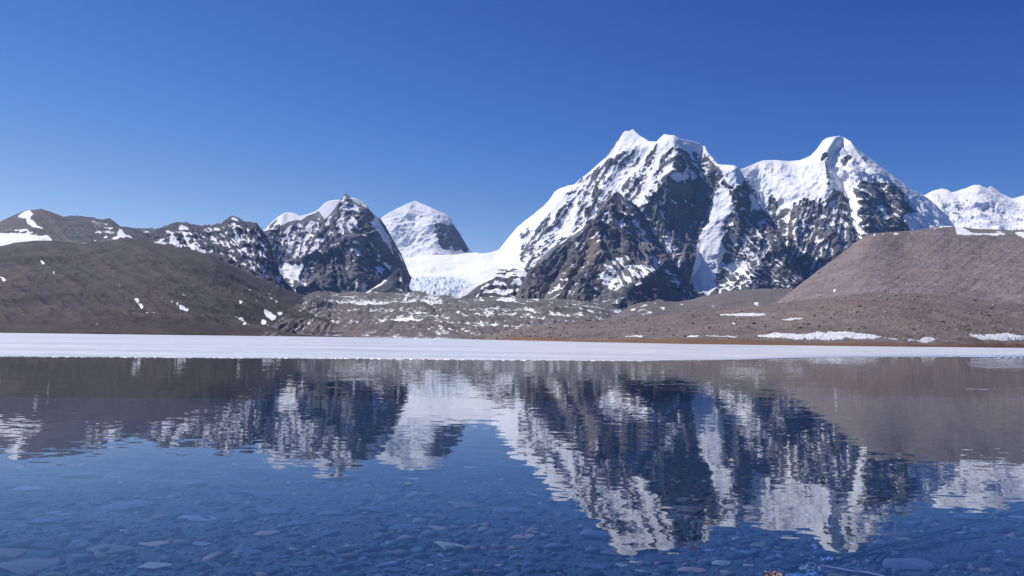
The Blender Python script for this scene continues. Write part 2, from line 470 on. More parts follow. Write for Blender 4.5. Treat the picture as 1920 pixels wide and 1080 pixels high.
# right massif with the rounded snow summit
terrain('snow_mountain', M_MASSIF,
    [(1335, 330), (1355, 318), (1375, 316), (1388, 317), (1393, 316), (1410, 309), (1430, 301), (1455, 300), (1480, 302), (1500, 300), (1520, 292), (1532, 279), (1542, 264), (1552, 258), (1565, 256), (1574, 255), (1585, 259), (1594, 265), (1603, 276), (1620, 288), (1640, 302), (1652, 314), (1668, 325), (1680, 333), (1688, 338), (1695, 344), (1706, 356), (1722, 360), (1732, 366), (1744, 374), (1757, 386), (1776, 405), (1796, 432), (1812, 475)],
    [(1335, 575), (1500, 560), (1600, 505), (1812, 480)], [(1335, 4700), (1500, 4600), (1812, 4500)], [(1335, 5700), (1450, 5800), (1570, 5500), (1700, 5200), (1800, 5000)], g=1.05,
    relief=[(34, 22, 26, [(1562, 262), (1549, 286), (1546, 305), (1553, 335), (1545, 372)], 24),
            (30, 22, 60, [(1580, 318), (1600, 322), (1617, 350), (1613, 385), (1618, 420), (1628, 450)], 30),
            (-14, 20, 24, [(1566, 310), (1580, 350), (1598, 400), (1612, 440)]),
            (28, 30, 60, [(1598, 272), (1630, 315), (1665, 348), (1690, 400)], 30),
            (26, 40, 60, [(1458, 335), (1480, 352), (1506, 368), (1500, 395), (1490, 440)], 40),
            (24, 30, 50, [(1530, 420), (1540, 450), (1545, 500)]),
            (10, 30, 14, [(1452, 316), (1475, 310), (1535, 308)]),
            (-20, 30, 30, [(1425, 345), (1432, 385), (1450, 420), (1480, 480)]),
            (-8, 14, 22, [(1478, 316), (1502, 340)]),
            (20, 18, 40, [(1560, 440), (1575, 470), (1580, 500)])],
    disp=[(420, 44, 4, True, 0.7), (120, 20, 4, True, 0.8), (70, 14, 2, True, 0.28), (46, 8, 1, 'strata', (-0.3, 0.2, 0.9)), (21, 5, 1, 'strata', (-0.4, 0.1, 0.9)), (20, 3, 2, False, 1.0)], s0=0.22, ledge=0.75, snoise=0.18, smooth_snow=0.5, ck=0.7,
    ribs=[(0.95, 13, 90, 22, [(1560, 250), (1600, 260), (1740, 360), (1760, 480), (1600, 480), (1560, 330)]), (-5.0, 16, 80, 24, [(1390, 600), (1400, 360), (1560, 370), (1620, 480), (1500, 600)])],
    snow=[('p', 0.97, [(1330, 300), (1400, 300), (1545, 250), (1600, 262), (1740, 360), (1690, 352), (1668, 340), (1655, 345), (1640, 335), (1636, 346), (1640, 362), (1628, 352), (1616, 340), (1609, 350), (1600, 345), (1610, 372), (1614, 390), (1612, 420), (1600, 400), (1580, 370), (1566, 350), (1556, 365), (1545, 372), (1530, 378), (1515, 372), (1506, 366), (1500, 376), (1475, 392), (1455, 402), (1460, 378), (1450, 360), (1432, 402), (1420, 385), (1412, 350), (1390, 330), (1330, 340)]),
          ('p', 0.1, [(1575, 304), (1590, 290), (1597, 296), (1590, 304), (1582, 313), (1573, 312)]),
          ('p', 0.15, [(1546, 285), (1552, 290), (1552, 312), (1556, 335), (1552, 350), (1546, 330), (1543, 300)]),
          ('p', 0.12, [(1625, 352), (1640, 334), (1648, 350), (1655, 375), (1662, 400), (1672, 430), (1640, 440), (1618, 430), (1612, 400), (1616, 372)]),
          ('p', 0.12, [(1668, 356), (1685, 354), (1700, 372), (1712, 400), (1735, 420), (1720, 440), (1680, 440), (1668, 400)]),
          ('p', 0.9, [(1600, 395), (1608, 400), (1620, 430), (1610, 440), (1598, 420)]), ('p', 0.8, [(1636, 390), (1650, 388), (1668, 415), (1660, 418)]),
          ('p', 0.92, [(1690, 405), (1706, 398), (1730, 395), (1745, 420), (1745, 445), (1712, 440)]), ('p', 0.97, [(1684, 338), (1740, 358), (1830, 440), (1830, 485), (1745, 485), (1738, 430), (1728, 400), (1714, 392), (1702, 372), (1690, 358)]), ('p', 0.5, [(1646, 356), (1664, 352), (1672, 385), (1660, 395)]),
          ('p', 0.8, [(1554, 415), (1566, 412), (1569, 424), (1556, 428)]), ('p', 0.75, [(1488, 425), (1499, 415), (1500, 430), (1485, 440)]), ('l', 0.75, 3, [(1512, 396), (1506, 420), (1512, 440)]),
          ('l', 0.7, 3, [(1556, 382), (1575, 405), (1600, 435)]), ('l', 0.75, 2.5, [(1495, 445), (1498, 470)]), ('l', 0.7, 3, [(1600, 462), (1590, 480)]), ('l', 0.6, 3, [(1470, 415), (1490, 412)])],
    ice=[('p', 0.45, [(1400, 330), (1440, 330), (1462, 360), (1450, 395), (1432, 402), (1420, 385)]), ('p', 0.35, [(1475, 312), (1545, 308), (1545, 372), (1512, 366), (1500, 345)]), ('l', 0.5, 4, [(1555, 290), (1585, 282)])], seed=5.0)

# main massif
terrain('snow_mountain', M_MASSIF,
    [(895, 490), (915, 478), (935, 469), (942, 460), (955, 443), (970, 426), (985, 413), (1000, 402), (1018, 388), (1030, 375), (1041, 359), (1050, 353), (1062, 349), (1078, 345), (1090, 335), (1105, 322), (1120, 309), (1138, 294), (1142, 284), (1150, 274), (1160, 258), (1172, 245), (1180, 246), (1187, 242), (1194, 250), (1208, 260), (1218, 266), (1232, 265), (1240, 256), (1245, 252), (1256, 253), (1264, 254), (1276, 261), (1296, 265), (1312, 269), (1322, 275), (1326, 285), (1335, 296), (1346, 308), (1356, 309), (1376, 310), (1388, 317), (1393, 330), (1402, 350), (1415, 370), (1428, 393), (1447, 412), (1465, 440), (1480, 470), (1497, 500), (1506, 530), (1510, 560)],
    [(895, 560), (985, 580), (1300, 600), (1510, 580)], [(895, 5000), (985, 4600), (1200, 4500), (1510, 4200)],
    [(895, 6900), (960, 6400), (1042, 6000), (1183, 5600), (1250, 5350), (1390, 5200), (1450, 4800), (1510, 4300)], g=0.95,
    relief=[(46, 60, 72, [(1262, 268), (1269, 290), (1268, 316), (1252, 334), (1230, 352), (1212, 378), (1200, 395), (1195, 440)], 50),
            (14, 22, 14, [(1234, 266), (1213, 308), (1190, 352), (1172, 388)]),
            (16, 26, 20, [(1143, 290), (1146, 312), (1140, 335), (1128, 365)]),
            (16, 18, 22, [(1118, 352), (1108, 378), (1098, 405)]),
            (14, 26, 20, [(1060, 375), (1045, 400), (1032, 430), (1012, 460)]),
            (12, 20, 24, [(1090, 360), (1085, 390), (1078, 420), (1060, 450)]),
            
            (90, 90, 60, [(1380, 318), (1386, 350), (1382, 385), (1380, 400), (1392, 432), (1425, 452), (1455, 463)], 44),
            (36, 50, 50, [(1455, 463), (1432, 482), (1412, 510), (1398, 560)]),
            (-14, 20, 20, [(1372, 455), (1365, 490), (1380, 505)]),
            (26, 34, 40, [(1222, 420), (1245, 432), (1264, 455), (1272, 490)]),
            (10, 30, 10, [(1145, 296), (1165, 274), (1200, 280), (1215, 275)]),
            (14, 30, 30, [(1405, 352), (1418, 380), (1440, 420), (1470, 470), (1490, 520)])],
    disp=CRAG, ck=0.62, s0=0.17, ledge=0.7, snoise=0.17, jag=0.8, smooth_snow=0.65,
    ribs=[(-1.35, 15, 100, 26, [(900, 600), (900, 400), (1180, 230), (1270, 260), (1265, 320), (1195, 400), (1100, 600)]), (-6.0, 17, 110, 22, [(1205, 400), (1270, 320), (1345, 300), (1350, 350), (1320, 440), (1290, 600), (1195, 600)]), (1.25, 14, 90, 24, [(1370, 320), (1395, 320), (1520, 560), (1340, 600), (1370, 420)])],
    snow=[('p', 0.66, [(880, 500), (935, 465), (1040, 355), (1080, 340), (1140, 290), (1172, 240), (1250, 245), (1330, 275), (1326, 300), (1310, 295), (1290, 283), (1272, 280), (1268, 300), (1268, 318), (1250, 333), (1228, 348), (1210, 378), (1198, 395), (1150, 380), (1130, 400), (1060, 450), (1010, 500), (980, 560), (880, 560)]),
          ('p', 1.0, [(880, 500), (935, 462), (960, 452), (984, 450), (981, 478), (977, 500), (988, 522), (965, 562), (880, 562)]),
          ('p', 1.0, [(1138, 292), (1155, 270), (1175, 244), (1190, 244), (1210, 262), (1234, 264), (1228, 278), (1215, 290), (1200, 288), (1190, 281), (1170, 284), (1150, 300)]),
          ('l', 0.35, 2.5, [(1140, 290), (1150, 275), (1165, 252)]),
          ('p', 1.0, [(1243, 250), (1265, 252), (1280, 262), (1318, 270), (1327, 285), (1318, 288), (1305, 282), (1292, 290), (1285, 282), (1262, 276), (1250, 285), (1238, 302), (1230, 310), (1232, 290), (1238, 268)]),
          ('l', 0.98, 6.5, [(1238, 300), (1226, 325), (1210, 355), (1198, 382)]), ('l', 0.9, 5, [(1218, 290), (1202, 312), (1180, 335), (1160, 352), (1135, 362)]), ('l', 0.9, 7, [(1165, 345), (1140, 356)]),
          ('l', 0.3, 4, [(1233, 272), (1222, 295), (1205, 325), (1180, 368)]), ('l', 0.25, 6, [(1208, 330), (1190, 352), (1172, 378)]), ('l', 0.32, 4, [(1258, 282), (1240, 310), (1225, 335)]),
          ('l', 0.35, 6, [(1143, 296), (1145, 312), (1132, 335)]), ('p', 0.42, [(1098, 335), (1140, 300), (1142, 330), (1125, 352), (1100, 350)]),
          ('p', 0.1, [(1118, 352), (1128, 362), (1120, 388), (1098, 405), (1106, 375)]),
          ('l', 0.98, 8, [(945, 460), (985, 420), (1020, 392), (1045, 362), (1075, 350)]), ('p', 0.95, [(1018, 390), (1042, 362), (1060, 358), (1060, 370), (1040, 392), (1015, 415), (985, 440)]), ('l', 0.9, 5, [(1082, 370), (1078, 400), (1068, 430), (1050, 440)]), ('p', 0.95, [(1040, 440), (1060, 420), (1075, 425), (1065, 440), (1045, 450)]),
          ('p', 0.97, [(930, 470), (970, 440), (985, 452), (960, 475), (930, 478)]), ('l', 0.3, 4, [(1052, 392), (1040, 415), (1020, 440)]), ('l', 0.3, 3, [(1030, 405), (1012, 440)]), ('l', 0.25, 5, [(1000, 470), (988, 500), (995, 515)]), ('l', 0.9, 4, [(995, 480), (985, 500)]), ('l', 0.35, 5, [(1085, 395), (1085, 420), (1095, 400)]), ('l', 0.3, 4, [(985, 455), (980, 480)]),
          ('p', 0.85, [(1252, 332), (1268, 322), (1290, 322), (1294, 332), (1280, 340), (1262, 342)]), ('l', 0.8, 2.5, [(1298, 302), (1310, 318), (1320, 335)]), ('l', 0.75, 2, [(1314, 305), (1318, 330), (1322, 345)]), ('l', 0.7, 3, [(1280, 350), (1276, 358)]), ('l', 0.75, 2, [(1330, 296), (1345, 312)]),
          ('p', 0.5, [(1292, 285), (1322, 288), (1330, 300), (1322, 320), (1304, 312)]),
          ('p', 0.02, [(1245, 335), (1262, 345), (1290, 345), (1345, 330), (1352, 350), (1340, 395), (1325, 430), (1290, 500), (1275, 480), (1240, 425), (1205, 400), (1225, 360)]),
          ('l', 0.6, 2, [(1272, 375), (1288, 376)]), ('l', 0.6, 1.5, [(1230, 405), (1248, 412)]), ('l', 0.55, 2, [(1300, 412), (1318, 413)]),
          ('p', 0.98, [(1340, 295), (1392, 300), (1392, 330), (1392, 345), (1380, 352), (1368, 348), (1360, 335)]),
          ('p', 0.97, [(1350, 340), (1366, 355), (1375, 378), (1370, 400), (1358, 412), (1352, 430), (1352, 450), (1362, 470), (1350, 490), (1345, 520), (1342, 545), (1330, 556), (1312, 548), (1300, 542), (1293, 515), (1300, 480), (1312, 440), (1330, 405), (1335, 375), (1344, 358)]),
          ('p', 0.12, [(1345, 512), (1352, 500), (1362, 505), (1360, 525), (1348, 530), (1338, 527)]),
          ('p', 0.1, [(1356, 415), (1365, 410), (1372, 430), (1362, 465), (1352, 445)]), ('p', 0.8, [(1364, 412), (1388, 425), (1384, 440), (1372, 432), (1364, 420)]),
          ('p', 0.9, [(1355, 500), (1362, 494), (1385, 490), (1400, 490), (1402, 505), (1392, 512), (1378, 512), (1368, 516)]),
          ('p', 0.55, [(1390, 440), (1420, 460), (1445, 463), (1420, 485), (1402, 495), (1395, 470)]), ('p', 0.5, [(1225, 420), (1245, 425), (1262, 445), (1270, 470), (1250, 470), (1235, 445)]), ('l', 0.9, 4, [(1248, 460), (1260, 473)]), ('l', 0.9, 3, [(1252, 448), (1256, 452)]),
          ('l', 0.85, 2, [(1398, 410), (1415, 430), (1435, 455)]), ('l', 0.7, 2, [(1434, 418), (1452, 436)]), ('p', 0.85, [(1400, 365), (1412, 362), (1425, 392), (1415, 398), (1404, 390)]), ('l', 0.7, 3, [(1388, 395), (1385, 405)]),
          ('p', 0.5, [(1350, 530), (1380, 515), (1410, 500), (1425, 515), (1410, 540), (1350, 560)]), ('l', 0.8, 2.5, [(1432, 510), (1436, 525)])],
    ice=[('p', 0.6, [(1330, 478), (1350, 462), (1353, 475), (1345, 492), (1330, 505), (1324, 495)]), ('p', 0.4, [(1352, 322), (1390, 320), (1392, 345), (1372, 350)]), ('p', 0.35, [(1152, 292), (1200, 284), (1200, 296), (1165, 300)])], tn=0.25, seed=6.0)

# little horn and rounded hump at the glacier's sides
terrain('rock_horn', M_RIDGE, [(660, 556), (685, 549), (700, 540), (715, 530), (730, 519), (742, 507), (752, 503), (754, 512), (755, 525), (760, 538), (770, 552), (780, 560)],
    [(660, 575), (780, 575)], [(660, 3500), (780, 3500)], [(660, 3900), (750, 4000), (780, 3800)], relief=[(26, 8, 60, [(748, 504), (728, 521), (702, 540), (670, 556)])],
    disp=[(150, 14, 3, True, 0.7), (30, 3, 2, False, 1.0)], s0=0.05, ledge=0.5, snoise=0.2, snow=[('l', 0.5, 2.4, [(675, 556), (700, 541), (728, 522)]), ('l', 0.6, 3, [(690, 550), (705, 548)])], seed=7.0, jag=0.5)
terrain('rock_hump', M_RIDGE, [(845, 572), (862, 560), (880, 549), (900, 534), (915, 520), (930, 508), (945, 503), (965, 503), (985, 508), (1000, 520), (1015, 540), (1030, 570)],
    [(845, 585), (1030, 585)], [(845, 3600), (1030, 3600)], [(845, 3900), (950, 4300), (1030, 4000)], g=1.4,
    disp=[(160, 22, 4, True, 1.6), (40, 6, 2, False, 1.0)], s0=0.55, ledge=1.0, snoise=0.4, smooth_snow=0.1,
    snow=[('p', 0.12, [(860, 562), (900, 534), (912, 528), (905, 545), (885, 565)]), ('l', 0.8, 3, [(905, 540), (893, 556)]), ('p', 0.9, [(960, 530), (978, 515), (978, 530), (962, 540)])], tn=0.3, seed=8.0)

# left pyramid: snow shelf behind it, then the rock peak
terrain('snow_shelf', M_MASSIF, [(484, 440), (497, 430), (510, 416), (522, 406), (532, 400), (540, 398), (552, 400), (562, 405), (576, 402), (590, 397), (600, 390), (606, 383), (616, 377), (628, 375), (645, 374), (660, 371), (668, 372), (680, 378), (688, 384), (700, 405)],
    [(484, 470), (700, 470)], [(484, 4800), (700, 4800)], [(484, 5200), (700, 5200)], disp=[(160, 10, 3, False, 1.0)], s0=0.97, snoise=0.1, ledge=0.15,
    relief=[(8, 16, 10, [(530, 402), (526, 425)])], snow=[('l', 0.1, 1.5, [(613, 383), (614, 388)]), ('l', 0.1, 1.2, [(621, 379), (622, 383)]), ('p', 0.55, [(495, 432), (520, 408), (526, 425), (510, 435)])], seed=9.0, back=3.0)
terrain('rock_peak', M_MASSIF,
    [(470, 445), (488, 434), (500, 432), (512, 430), (519, 430), (524, 424), (540, 416), (550, 413), (557, 412), (563, 413), (575, 405), (588, 400), (597, 396), (602, 402), (608, 411), (620, 400), (632, 385), (640, 372), (648, 362), (656, 369), (663, 377), (671, 384), (678, 382), (686, 380), (692, 393), (700, 402), (712, 410), (722, 422), (733, 442), (744, 462), (752, 477), (759, 492), (764, 508), (768, 545), (778, 575)],
    [(470, 575), (778, 575)], [(470, 3800), (640, 3700), (778, 4000)], [(470, 4600), (600, 4700), (648, 4650), (690, 4600), (778, 4600)], g=1.0,
    relief=[(30, 26, 46, [(648, 363), (634, 388), (612, 412)], 14),
            (34, 30, 60, [(604, 404), (606, 430), (596, 460), (575, 490), (558, 510), (565, 545)], 40),
            (26, 30, 24, [(655, 425), (662, 460), (668, 500), (668, 540)]), (20, 20, 24, [(625, 440), (622, 480), (618, 540)]),
            (28, 40, 20, [(688, 384), (694, 415), (700, 440), (716, 470), (740, 505)], 16),
            (-16, 14, 20, [(700, 412), (718, 440), (728, 470), (750, 500)]),
            (16, 20, 26, [(718, 416), (740, 452), (764, 500)]),
            (-20, 20, 20, [(520, 436), (528, 470), (532, 500), (535, 520)]), (22, 20, 18, [(508, 434), (510, 470), (514, 510)]),
            (10, 26, 22, [(640, 395), (645, 420), (648, 430)]), (14, 20, 30, [(700, 485), (715, 510), (735, 530)])],
    disp=CRAG, ck=0.6, s0=0.23, ledge=0.95, snoise=0.2, jag=0.4, smooth_snow=0.5,
    ribs=[(1.2, 13, 80, 24, [(660, 380), (700, 380), (790, 520), (790, 580), (700, 580), (670, 470)]), (4.0, 15, 80, 26, [(600, 430), (665, 400), (690, 470), (710, 580), (560, 580)]), (-2.2, 13, 70, 24, [(470, 430), (600, 395), (612, 430), (560, 520), (560, 580), (470, 580)])],
    snow=[('p', 0.85, [(640, 386), (650, 380), (668, 384), (675, 392), (672, 400), (650, 402), (644, 420), (640, 430), (636, 405)]), ('p', 0.95, [(654, 412), (662, 406), (672, 416), (672, 428), (655, 430), (648, 424)]), ('p', 0.15, [(650, 372), (660, 376), (666, 392), (658, 394), (652, 388)]),
          ('p', 0.9, [(692, 418), (701, 402), (712, 430), (718, 440), (708, 440), (698, 432)]), ('p', 0.92, [(712, 440), (724, 440), (730, 458), (742, 480), (752, 497), (735, 485), (722, 465)]), ('l', 0.98, 4.2, [(702, 410), (722, 445), (735, 475), (752, 497)]), ('l', 0.85, 2, [(704, 404), (720, 435), (735, 455)]), ('l', 0.85, 1.8, [(722, 424), (748, 460)]), ('l', 0.9, 2.2, [(735, 475), (752, 495), (768, 505)]),
          ('l', 0.9, 2.8, [(520, 440), (525, 465), (532, 490)]), ('p', 0.97, [(532, 492), (545, 494), (562, 492), (565, 500), (560, 508), (560, 527), (540, 524), (518, 516), (508, 512)]), ('l', 0.95, 2.5, [(600, 440), (590, 462), (574, 485), (560, 506)]), ('l', 0.95, 2.5, [(560, 508), (572, 530), (582, 543)]), ('l', 0.9, 2, [(487, 494), (505, 508), (515, 516)]), ('l', 0.85, 1.8, [(496, 440), (498, 470), (508, 485)]), ('l', 0.8, 2, [(498, 480), (500, 505)]),
          ('p', 0.52, [(525, 432), (560, 418), (596, 410), (600, 440), (570, 480), (540, 480), (528, 460)]), ('l', 0.8, 1.6, [(545, 440), (560, 444), (574, 442)]), ('l', 0.8, 1.6, [(552, 468), (566, 466), (576, 480)]), ('l', 0.75, 3, [(570, 432), (582, 415)]), ('l', 0.8, 3, [(594, 420), (598, 412)]), ('l', 0.3, 2, [(548, 498), (562, 496)]),
          ('l', 0.8, 1.8, [(650, 450), (665, 475), (675, 480)]), ('l', 0.8, 1.8, [(630, 450), (636, 465)]), ('l', 0.75, 2, [(668, 440), (690, 470)]), ('p', 0.75, [(702, 500), (712, 490), (716, 500), (730, 512), (722, 515), (708, 510)]), ('p', 0.75, [(702, 510), (715, 508), (722, 514), (708, 518)]), ('l', 0.75, 2, [(668, 468), (672, 482)]), ('l', 0.6, 3, [(680, 540), (668, 530), (660, 540)]), ('l', 0.7, 3, [(620, 405), (612, 418)]), ('l', 0.6, 2.5, [(585, 515), (582, 500)]),
          ('p', 0.02, [(610, 470), (650, 470), (665, 500), (665, 540), (600, 545), (585, 530), (600, 500)]), ('p', 0.05, [(690, 385), (702, 402), (692, 418), (698, 435), (684, 440), (676, 415)])],
    tn=0.0, seed=10.0, back=2.5, rk=1.15)

# front rock pyramid below the main peak
terrain('rock_peak', M_MASSIF,
    [(955, 575), (968, 556), (975, 541), (985, 520), (1000, 495), (1020, 478), (1040, 462), (1060, 448), (1080, 432), (1095, 420), (1110, 404), (1125, 388), (1138, 374), (1148, 363), (1157, 358), (1165, 364), (1180, 377), (1195, 387), (1205, 400), (1214, 420), (1225, 437), (1238, 453), (1250, 473), (1262, 490), (1275, 505), (1290, 526), (1301, 545), (1312, 558), (1330, 580)],
    [(955, 585), (1020, 585), (1100, 600), (1330, 600)], [(955, 3500), (1100, 3000), (1200, 3000), (1330, 3400)], [(955, 3650), (1060, 3950), (1157, 4150), (1240, 4050), (1330, 3700)], g=0.95,
    relief=[(30, 16, 50, [(1150, 364), (1130, 390), (1080, 438), (1040, 468), (1000, 505), (975, 550)], 26),
            (44, 20, 40, [(1100, 415), (1082, 445), (1076, 485), (1062, 520), (1045, 560)], 40),
            (46, 40, 80, [(1118, 400), (1122, 430), (1125, 465), (1112, 492), (1095, 515), (1080, 545)], 40),
            (-10, 14, 14, [(1078, 450), (1068, 490), (1040, 530)]),
            (22, 30, 40, [(1165, 370), (1190, 410), (1215, 450), (1245, 490), (1280, 545)]),
            (50, 60, 90, [(1240, 496), (1215, 513), (1188, 540), (1150, 575)], 50),
            (28, 40, 30, [(1130, 496), (1180, 496), (1235, 497)]),
            (18, 18, 26, [(1262, 492), (1272, 520), (1285, 550)])],
    disp=[(360, 46, 5, True, 0.6), (110, 18, 4, True, 0.8), (40, 10, 1, 'strata', (0.55, 0.15, 0.8)), (19, 5, 1, 'strata', (0.6, 0.1, 0.8)), (60, 11, 2, True, 0.3), (18, 2.5, 2, False, 1.0)], ck=0.55,
    ribs=[(-1.0, 13, 80, 22, [(950, 600), (980, 500), (1150, 350), (1125, 450), (1100, 600)]), (1.15, 12, 70, 24, [(1150, 355), (1165, 355), (1320, 590), (1200, 600), (1130, 470)])], s0=0.17, ledge=0.9, snoise=0.22, jag=1.0, smooth_snow=0.4, snwl=45,
    snow=[('p', 0.42, [(1140, 410), (1180, 390), (1210, 430), (1250, 490), (1220, 495), (1190, 450), (1160, 440)]),
          ('p', 0.78, [(1126, 510), (1140, 497), (1160, 496), (1200, 494), (1230, 498), (1232, 508), (1212, 518), (1200, 528), (1180, 525), (1160, 535), (1140, 540), (1130, 525)]), ('p', 0.72, [(1140, 495), (1160, 478), (1180, 476), (1180, 490), (1155, 497)]),
          ('p', 0.55, [(1140, 535), (1160, 530), (1180, 525), (1200, 530), (1180, 545), (1150, 552)]),
          ('p', 0.5, [(1080, 448), (1098, 432), (1098, 450), (1090, 470), (1082, 476)]), ('l', 0.8, 3, [(1065, 506), (1052, 530), (1040, 545), (1022, 560)]), ('l', 0.75, 2, [(1092, 512), (1080, 520), (1068, 528)]), ('l', 0.8, 2, [(1005, 495), (1000, 505)]), ('l', 0.6, 2.5, [(1120, 398), (1090, 425), (1050, 458)]), ('l', 0.75, 3, [(1130, 420), (1140, 430)]), ('l', 0.8, 2, [(1040, 535), (1015, 548)]),
          ('p', 0.03, [(1015, 500), (1060, 460), (1080, 446), (1070, 490), (1030, 525), (1010, 525)]), ('p', 0.0, [(1125, 440), (1190, 440), (1195, 475), (1150, 480), (1120, 495)]), ('p', 0.0, [(1215, 520), (1242, 500), (1255, 540), (1262, 580), (1150, 585), (1180, 550)]),
          ('l', 0.7, 2, [(1195, 420), (1215, 455), (1235, 470)]), ('l', 0.75, 2.5, [(1164, 440), (1172, 444)]), ('l', 0.7, 2.5, [(1180, 486), (1195, 484)]), ('l', 0.7, 2, [(1260, 520), (1270, 540)]), ('l', 0.7, 2, [(1288, 540), (1290, 560)]), ('l', 0.7, 2, [(1100, 562), (1120, 555)]), ('l', 0.7, 3, [(1112, 565), (1122, 572)]), ('l', 0.6, 3, [(1135, 560), (1145, 565)])],
    tint=[('p', 0.75, [(1078, 470), (1100, 440), (1118, 410), (1125, 440), (1122, 480), (1105, 500), (1075, 520), (1060, 550), (1040, 560), (1050, 530), (1072, 495)]), ('p', 0.5, [(960, 575), (990, 545), (1040, 545), (1080, 540), (1100, 560), (1100, 600), (960, 600)]), ('p', 0.5, [(1190, 535), (1240, 505), (1255, 560), (1200, 580)])], tn=0.3, seed=11.0, rk=1.6)

# left skyline: dark rocky ridge and brown shoulder
terrain('rocky_ridge', M_RIDGE,
    [(215, 440), (240, 427), (255, 428), (285, 427), (300, 427), (315, 422), (330, 417), (350, 417), (365, 421), (378, 424), (390, 420), (397, 424), (405, 419), (415, 420), (418, 415), (428, 408), (438, 404), (448, 409), (458, 415), (470, 416), (480, 417), (486, 424), (494, 432), (502, 445), (512, 475), (522, 505), (535, 530), (560, 555)],
    [(215, 520), (560, 570)], [(215, 2500), (560, 2800)], [(215, 3300), (440, 3700), (560, 3500)], g=1.1,
    relief=[(20, 30, 30, [(438, 405), (436, 425), (445, 450), (470, 490), (490, 510)], 10), (12, 16, 22, [(350, 418), (362, 445), (380, 475)]), (12, 20, 24, [(478, 418), (482, 450), (490, 485)]), (8, 20, 20, [(300, 428), (318, 455)])],
    ribs=[(1.2, 8, 60, 13, [(300, 400), (440, 400), (480, 440), (540, 560), (380, 520)]), (4.0, 10, 60, 14, [(430, 400), (500, 420), (560, 560), (470, 500)])], disp=[(200, 16, 4, True, 0.6), (60, 7, 3, True, 0.8), (15, 1.5, 2, False, 1.0)], s0=0.24, ledge=0.5, snoise=0.3, jag=1.3, smooth_snow=0.3, snwl=35,
    snow=[('p', 0.75, [(312, 434), (322, 432), (330, 448), (335, 458), (322, 460)]), ('p', 0.8, [(314, 440), (325, 440), (330, 458), (345, 460), (380, 470), (400, 478), (404, 482), (390, 478), (350, 468), (325, 463)]), ('p', 0.75, [(335, 420), (342, 420), (348, 432), (356, 438), (362, 450), (374, 448), (372, 460), (378, 470), (358, 466), (350, 455), (340, 440)]),
          ('l', 0.7, 1.6, [(388, 424), (405, 445), (432, 472)]), ('l', 0.65, 1.6, [(400, 430), (430, 460), (450, 480)]), ('l', 0.7, 2, [(418, 432), (440, 460), (462, 490), (478, 503)]), ('l', 0.7, 1.4, [(376, 442), (384, 453)]), ('l', 0.7, 1.2, [(390, 443), (406, 462)]), ('l', 0.85, 2.2, [(438, 406), (439, 420), (440, 435), (446, 452)]), ('l', 0.8, 1.8, [(440, 425), (455, 434)]), ('l', 0.8, 2, [(465, 436), (475, 443), (485, 448)]), ('l', 0.8, 2.4, [(486, 455), (487, 468)]), ('l', 0.7, 3, [(455, 460), (462, 470)]), ('l', 0.8, 1.6, [(448, 470), (470, 495)]), ('p', 0.8, [(396, 472), (404, 476), (402, 482), (394, 478)]), ('l', 0.85, 2, [(408, 482), (422, 490)]), ('l', 0.8, 1.4, [(452, 492), (458, 498)]), ('l', 0.8, 2, [(484, 500), (487, 506)]), ('p', 0.8, [(300, 454), (308, 450), (312, 458)]),
          ('p', 0.0, [(400, 470), (470, 500), (540, 545), (520, 560), (380, 500)]), ('p', 0.08, [(418, 416), (432, 410), (432, 428), (418, 425)]), ('p', 0.08, [(448, 412), (480, 420), (488, 430), (470, 430), (450, 425)])],
    tint=[('p', 0.8, [(400, 480), (470, 500), (540, 540), (540, 570), (380, 540), (300, 470)])], seed=12.0)
terrain('brown_ridge', M_RIDGE,
    [(-420, 520), (-300, 496), (-200, 468), (-110, 452), (-60, 440), (-20, 425), (0, 415), (15, 408), (35, 399), (50, 394), (60, 393), (72, 392), (76, 390), (90, 395), (105, 401), (120, 406), (132, 404), (150, 404), (160, 406), (175, 407), (183, 411), (195, 411), (206, 409), (215, 416), (225, 424), (240, 426), (252, 428), (268, 436), (290, 455), (310, 470)],
    [(-420, 540), (-110, 500), (310, 500)], [(-420, 1900), (310, 2000)], [(-420, 2400), (-110, 2600), (90, 2900), (310, 2900)], g=1.2,
    relief=[(34, 60, 60, [(76, 391), (100, 415), (125, 440), (150, 460)], 30), (10, 20, 20, [(206, 410), (215, 430), (235, 448)])],
    streaks=[(0.75, 7, 50, 4.0)], disp=[(200, 10, 3, False, 0.8), (40, 3, 3, True, 0.8)], s0=0.12, ledge=0.4, snoise=0.22, jag=0.5, smooth_snow=0.3, snwl=30,
    snow=[('p', 0.95, [(32, 406), (45, 396), (55, 393), (62, 400), (58, 408), (44, 408)]), ('p', 0.9, [(48, 409), (60, 410), (70, 420), (85, 430), (78, 432), (62, 424), (50, 416)]), ('p', 0.85, [(10, 430), (40, 428), (70, 437), (40, 436)]), ('p', 0.97, [(-110, 446), (0, 440), (50, 438), (75, 442), (88, 438), (100, 450), (60, 453), (30, 456), (0, 462), (-110, 470)]), ('p', 0.95, [(222, 430), (228, 430), (241, 446), (220, 449), (205, 446), (220, 444)]), ('l', 0.95, 1.5, [(152, 457), (175, 456), (200, 452), (225, 448)]), ('p', 0.9, [(194, 442), (200, 440), (202, 446), (196, 447)]), ('l', 0.8, 2, [(240, 441), (247, 446)]), ('l', 0.75, 2, [(157, 447), (163, 450)]), ('p', 0.42, [(170, 412), (205, 418), (220, 430), (210, 440), (180, 435)])],
    tint=[('p', 0.9, [(-110, 430), (60, 393), (90, 395), (130, 440), (160, 460), (-110, 480)])], seed=13.0, conc=0.12)

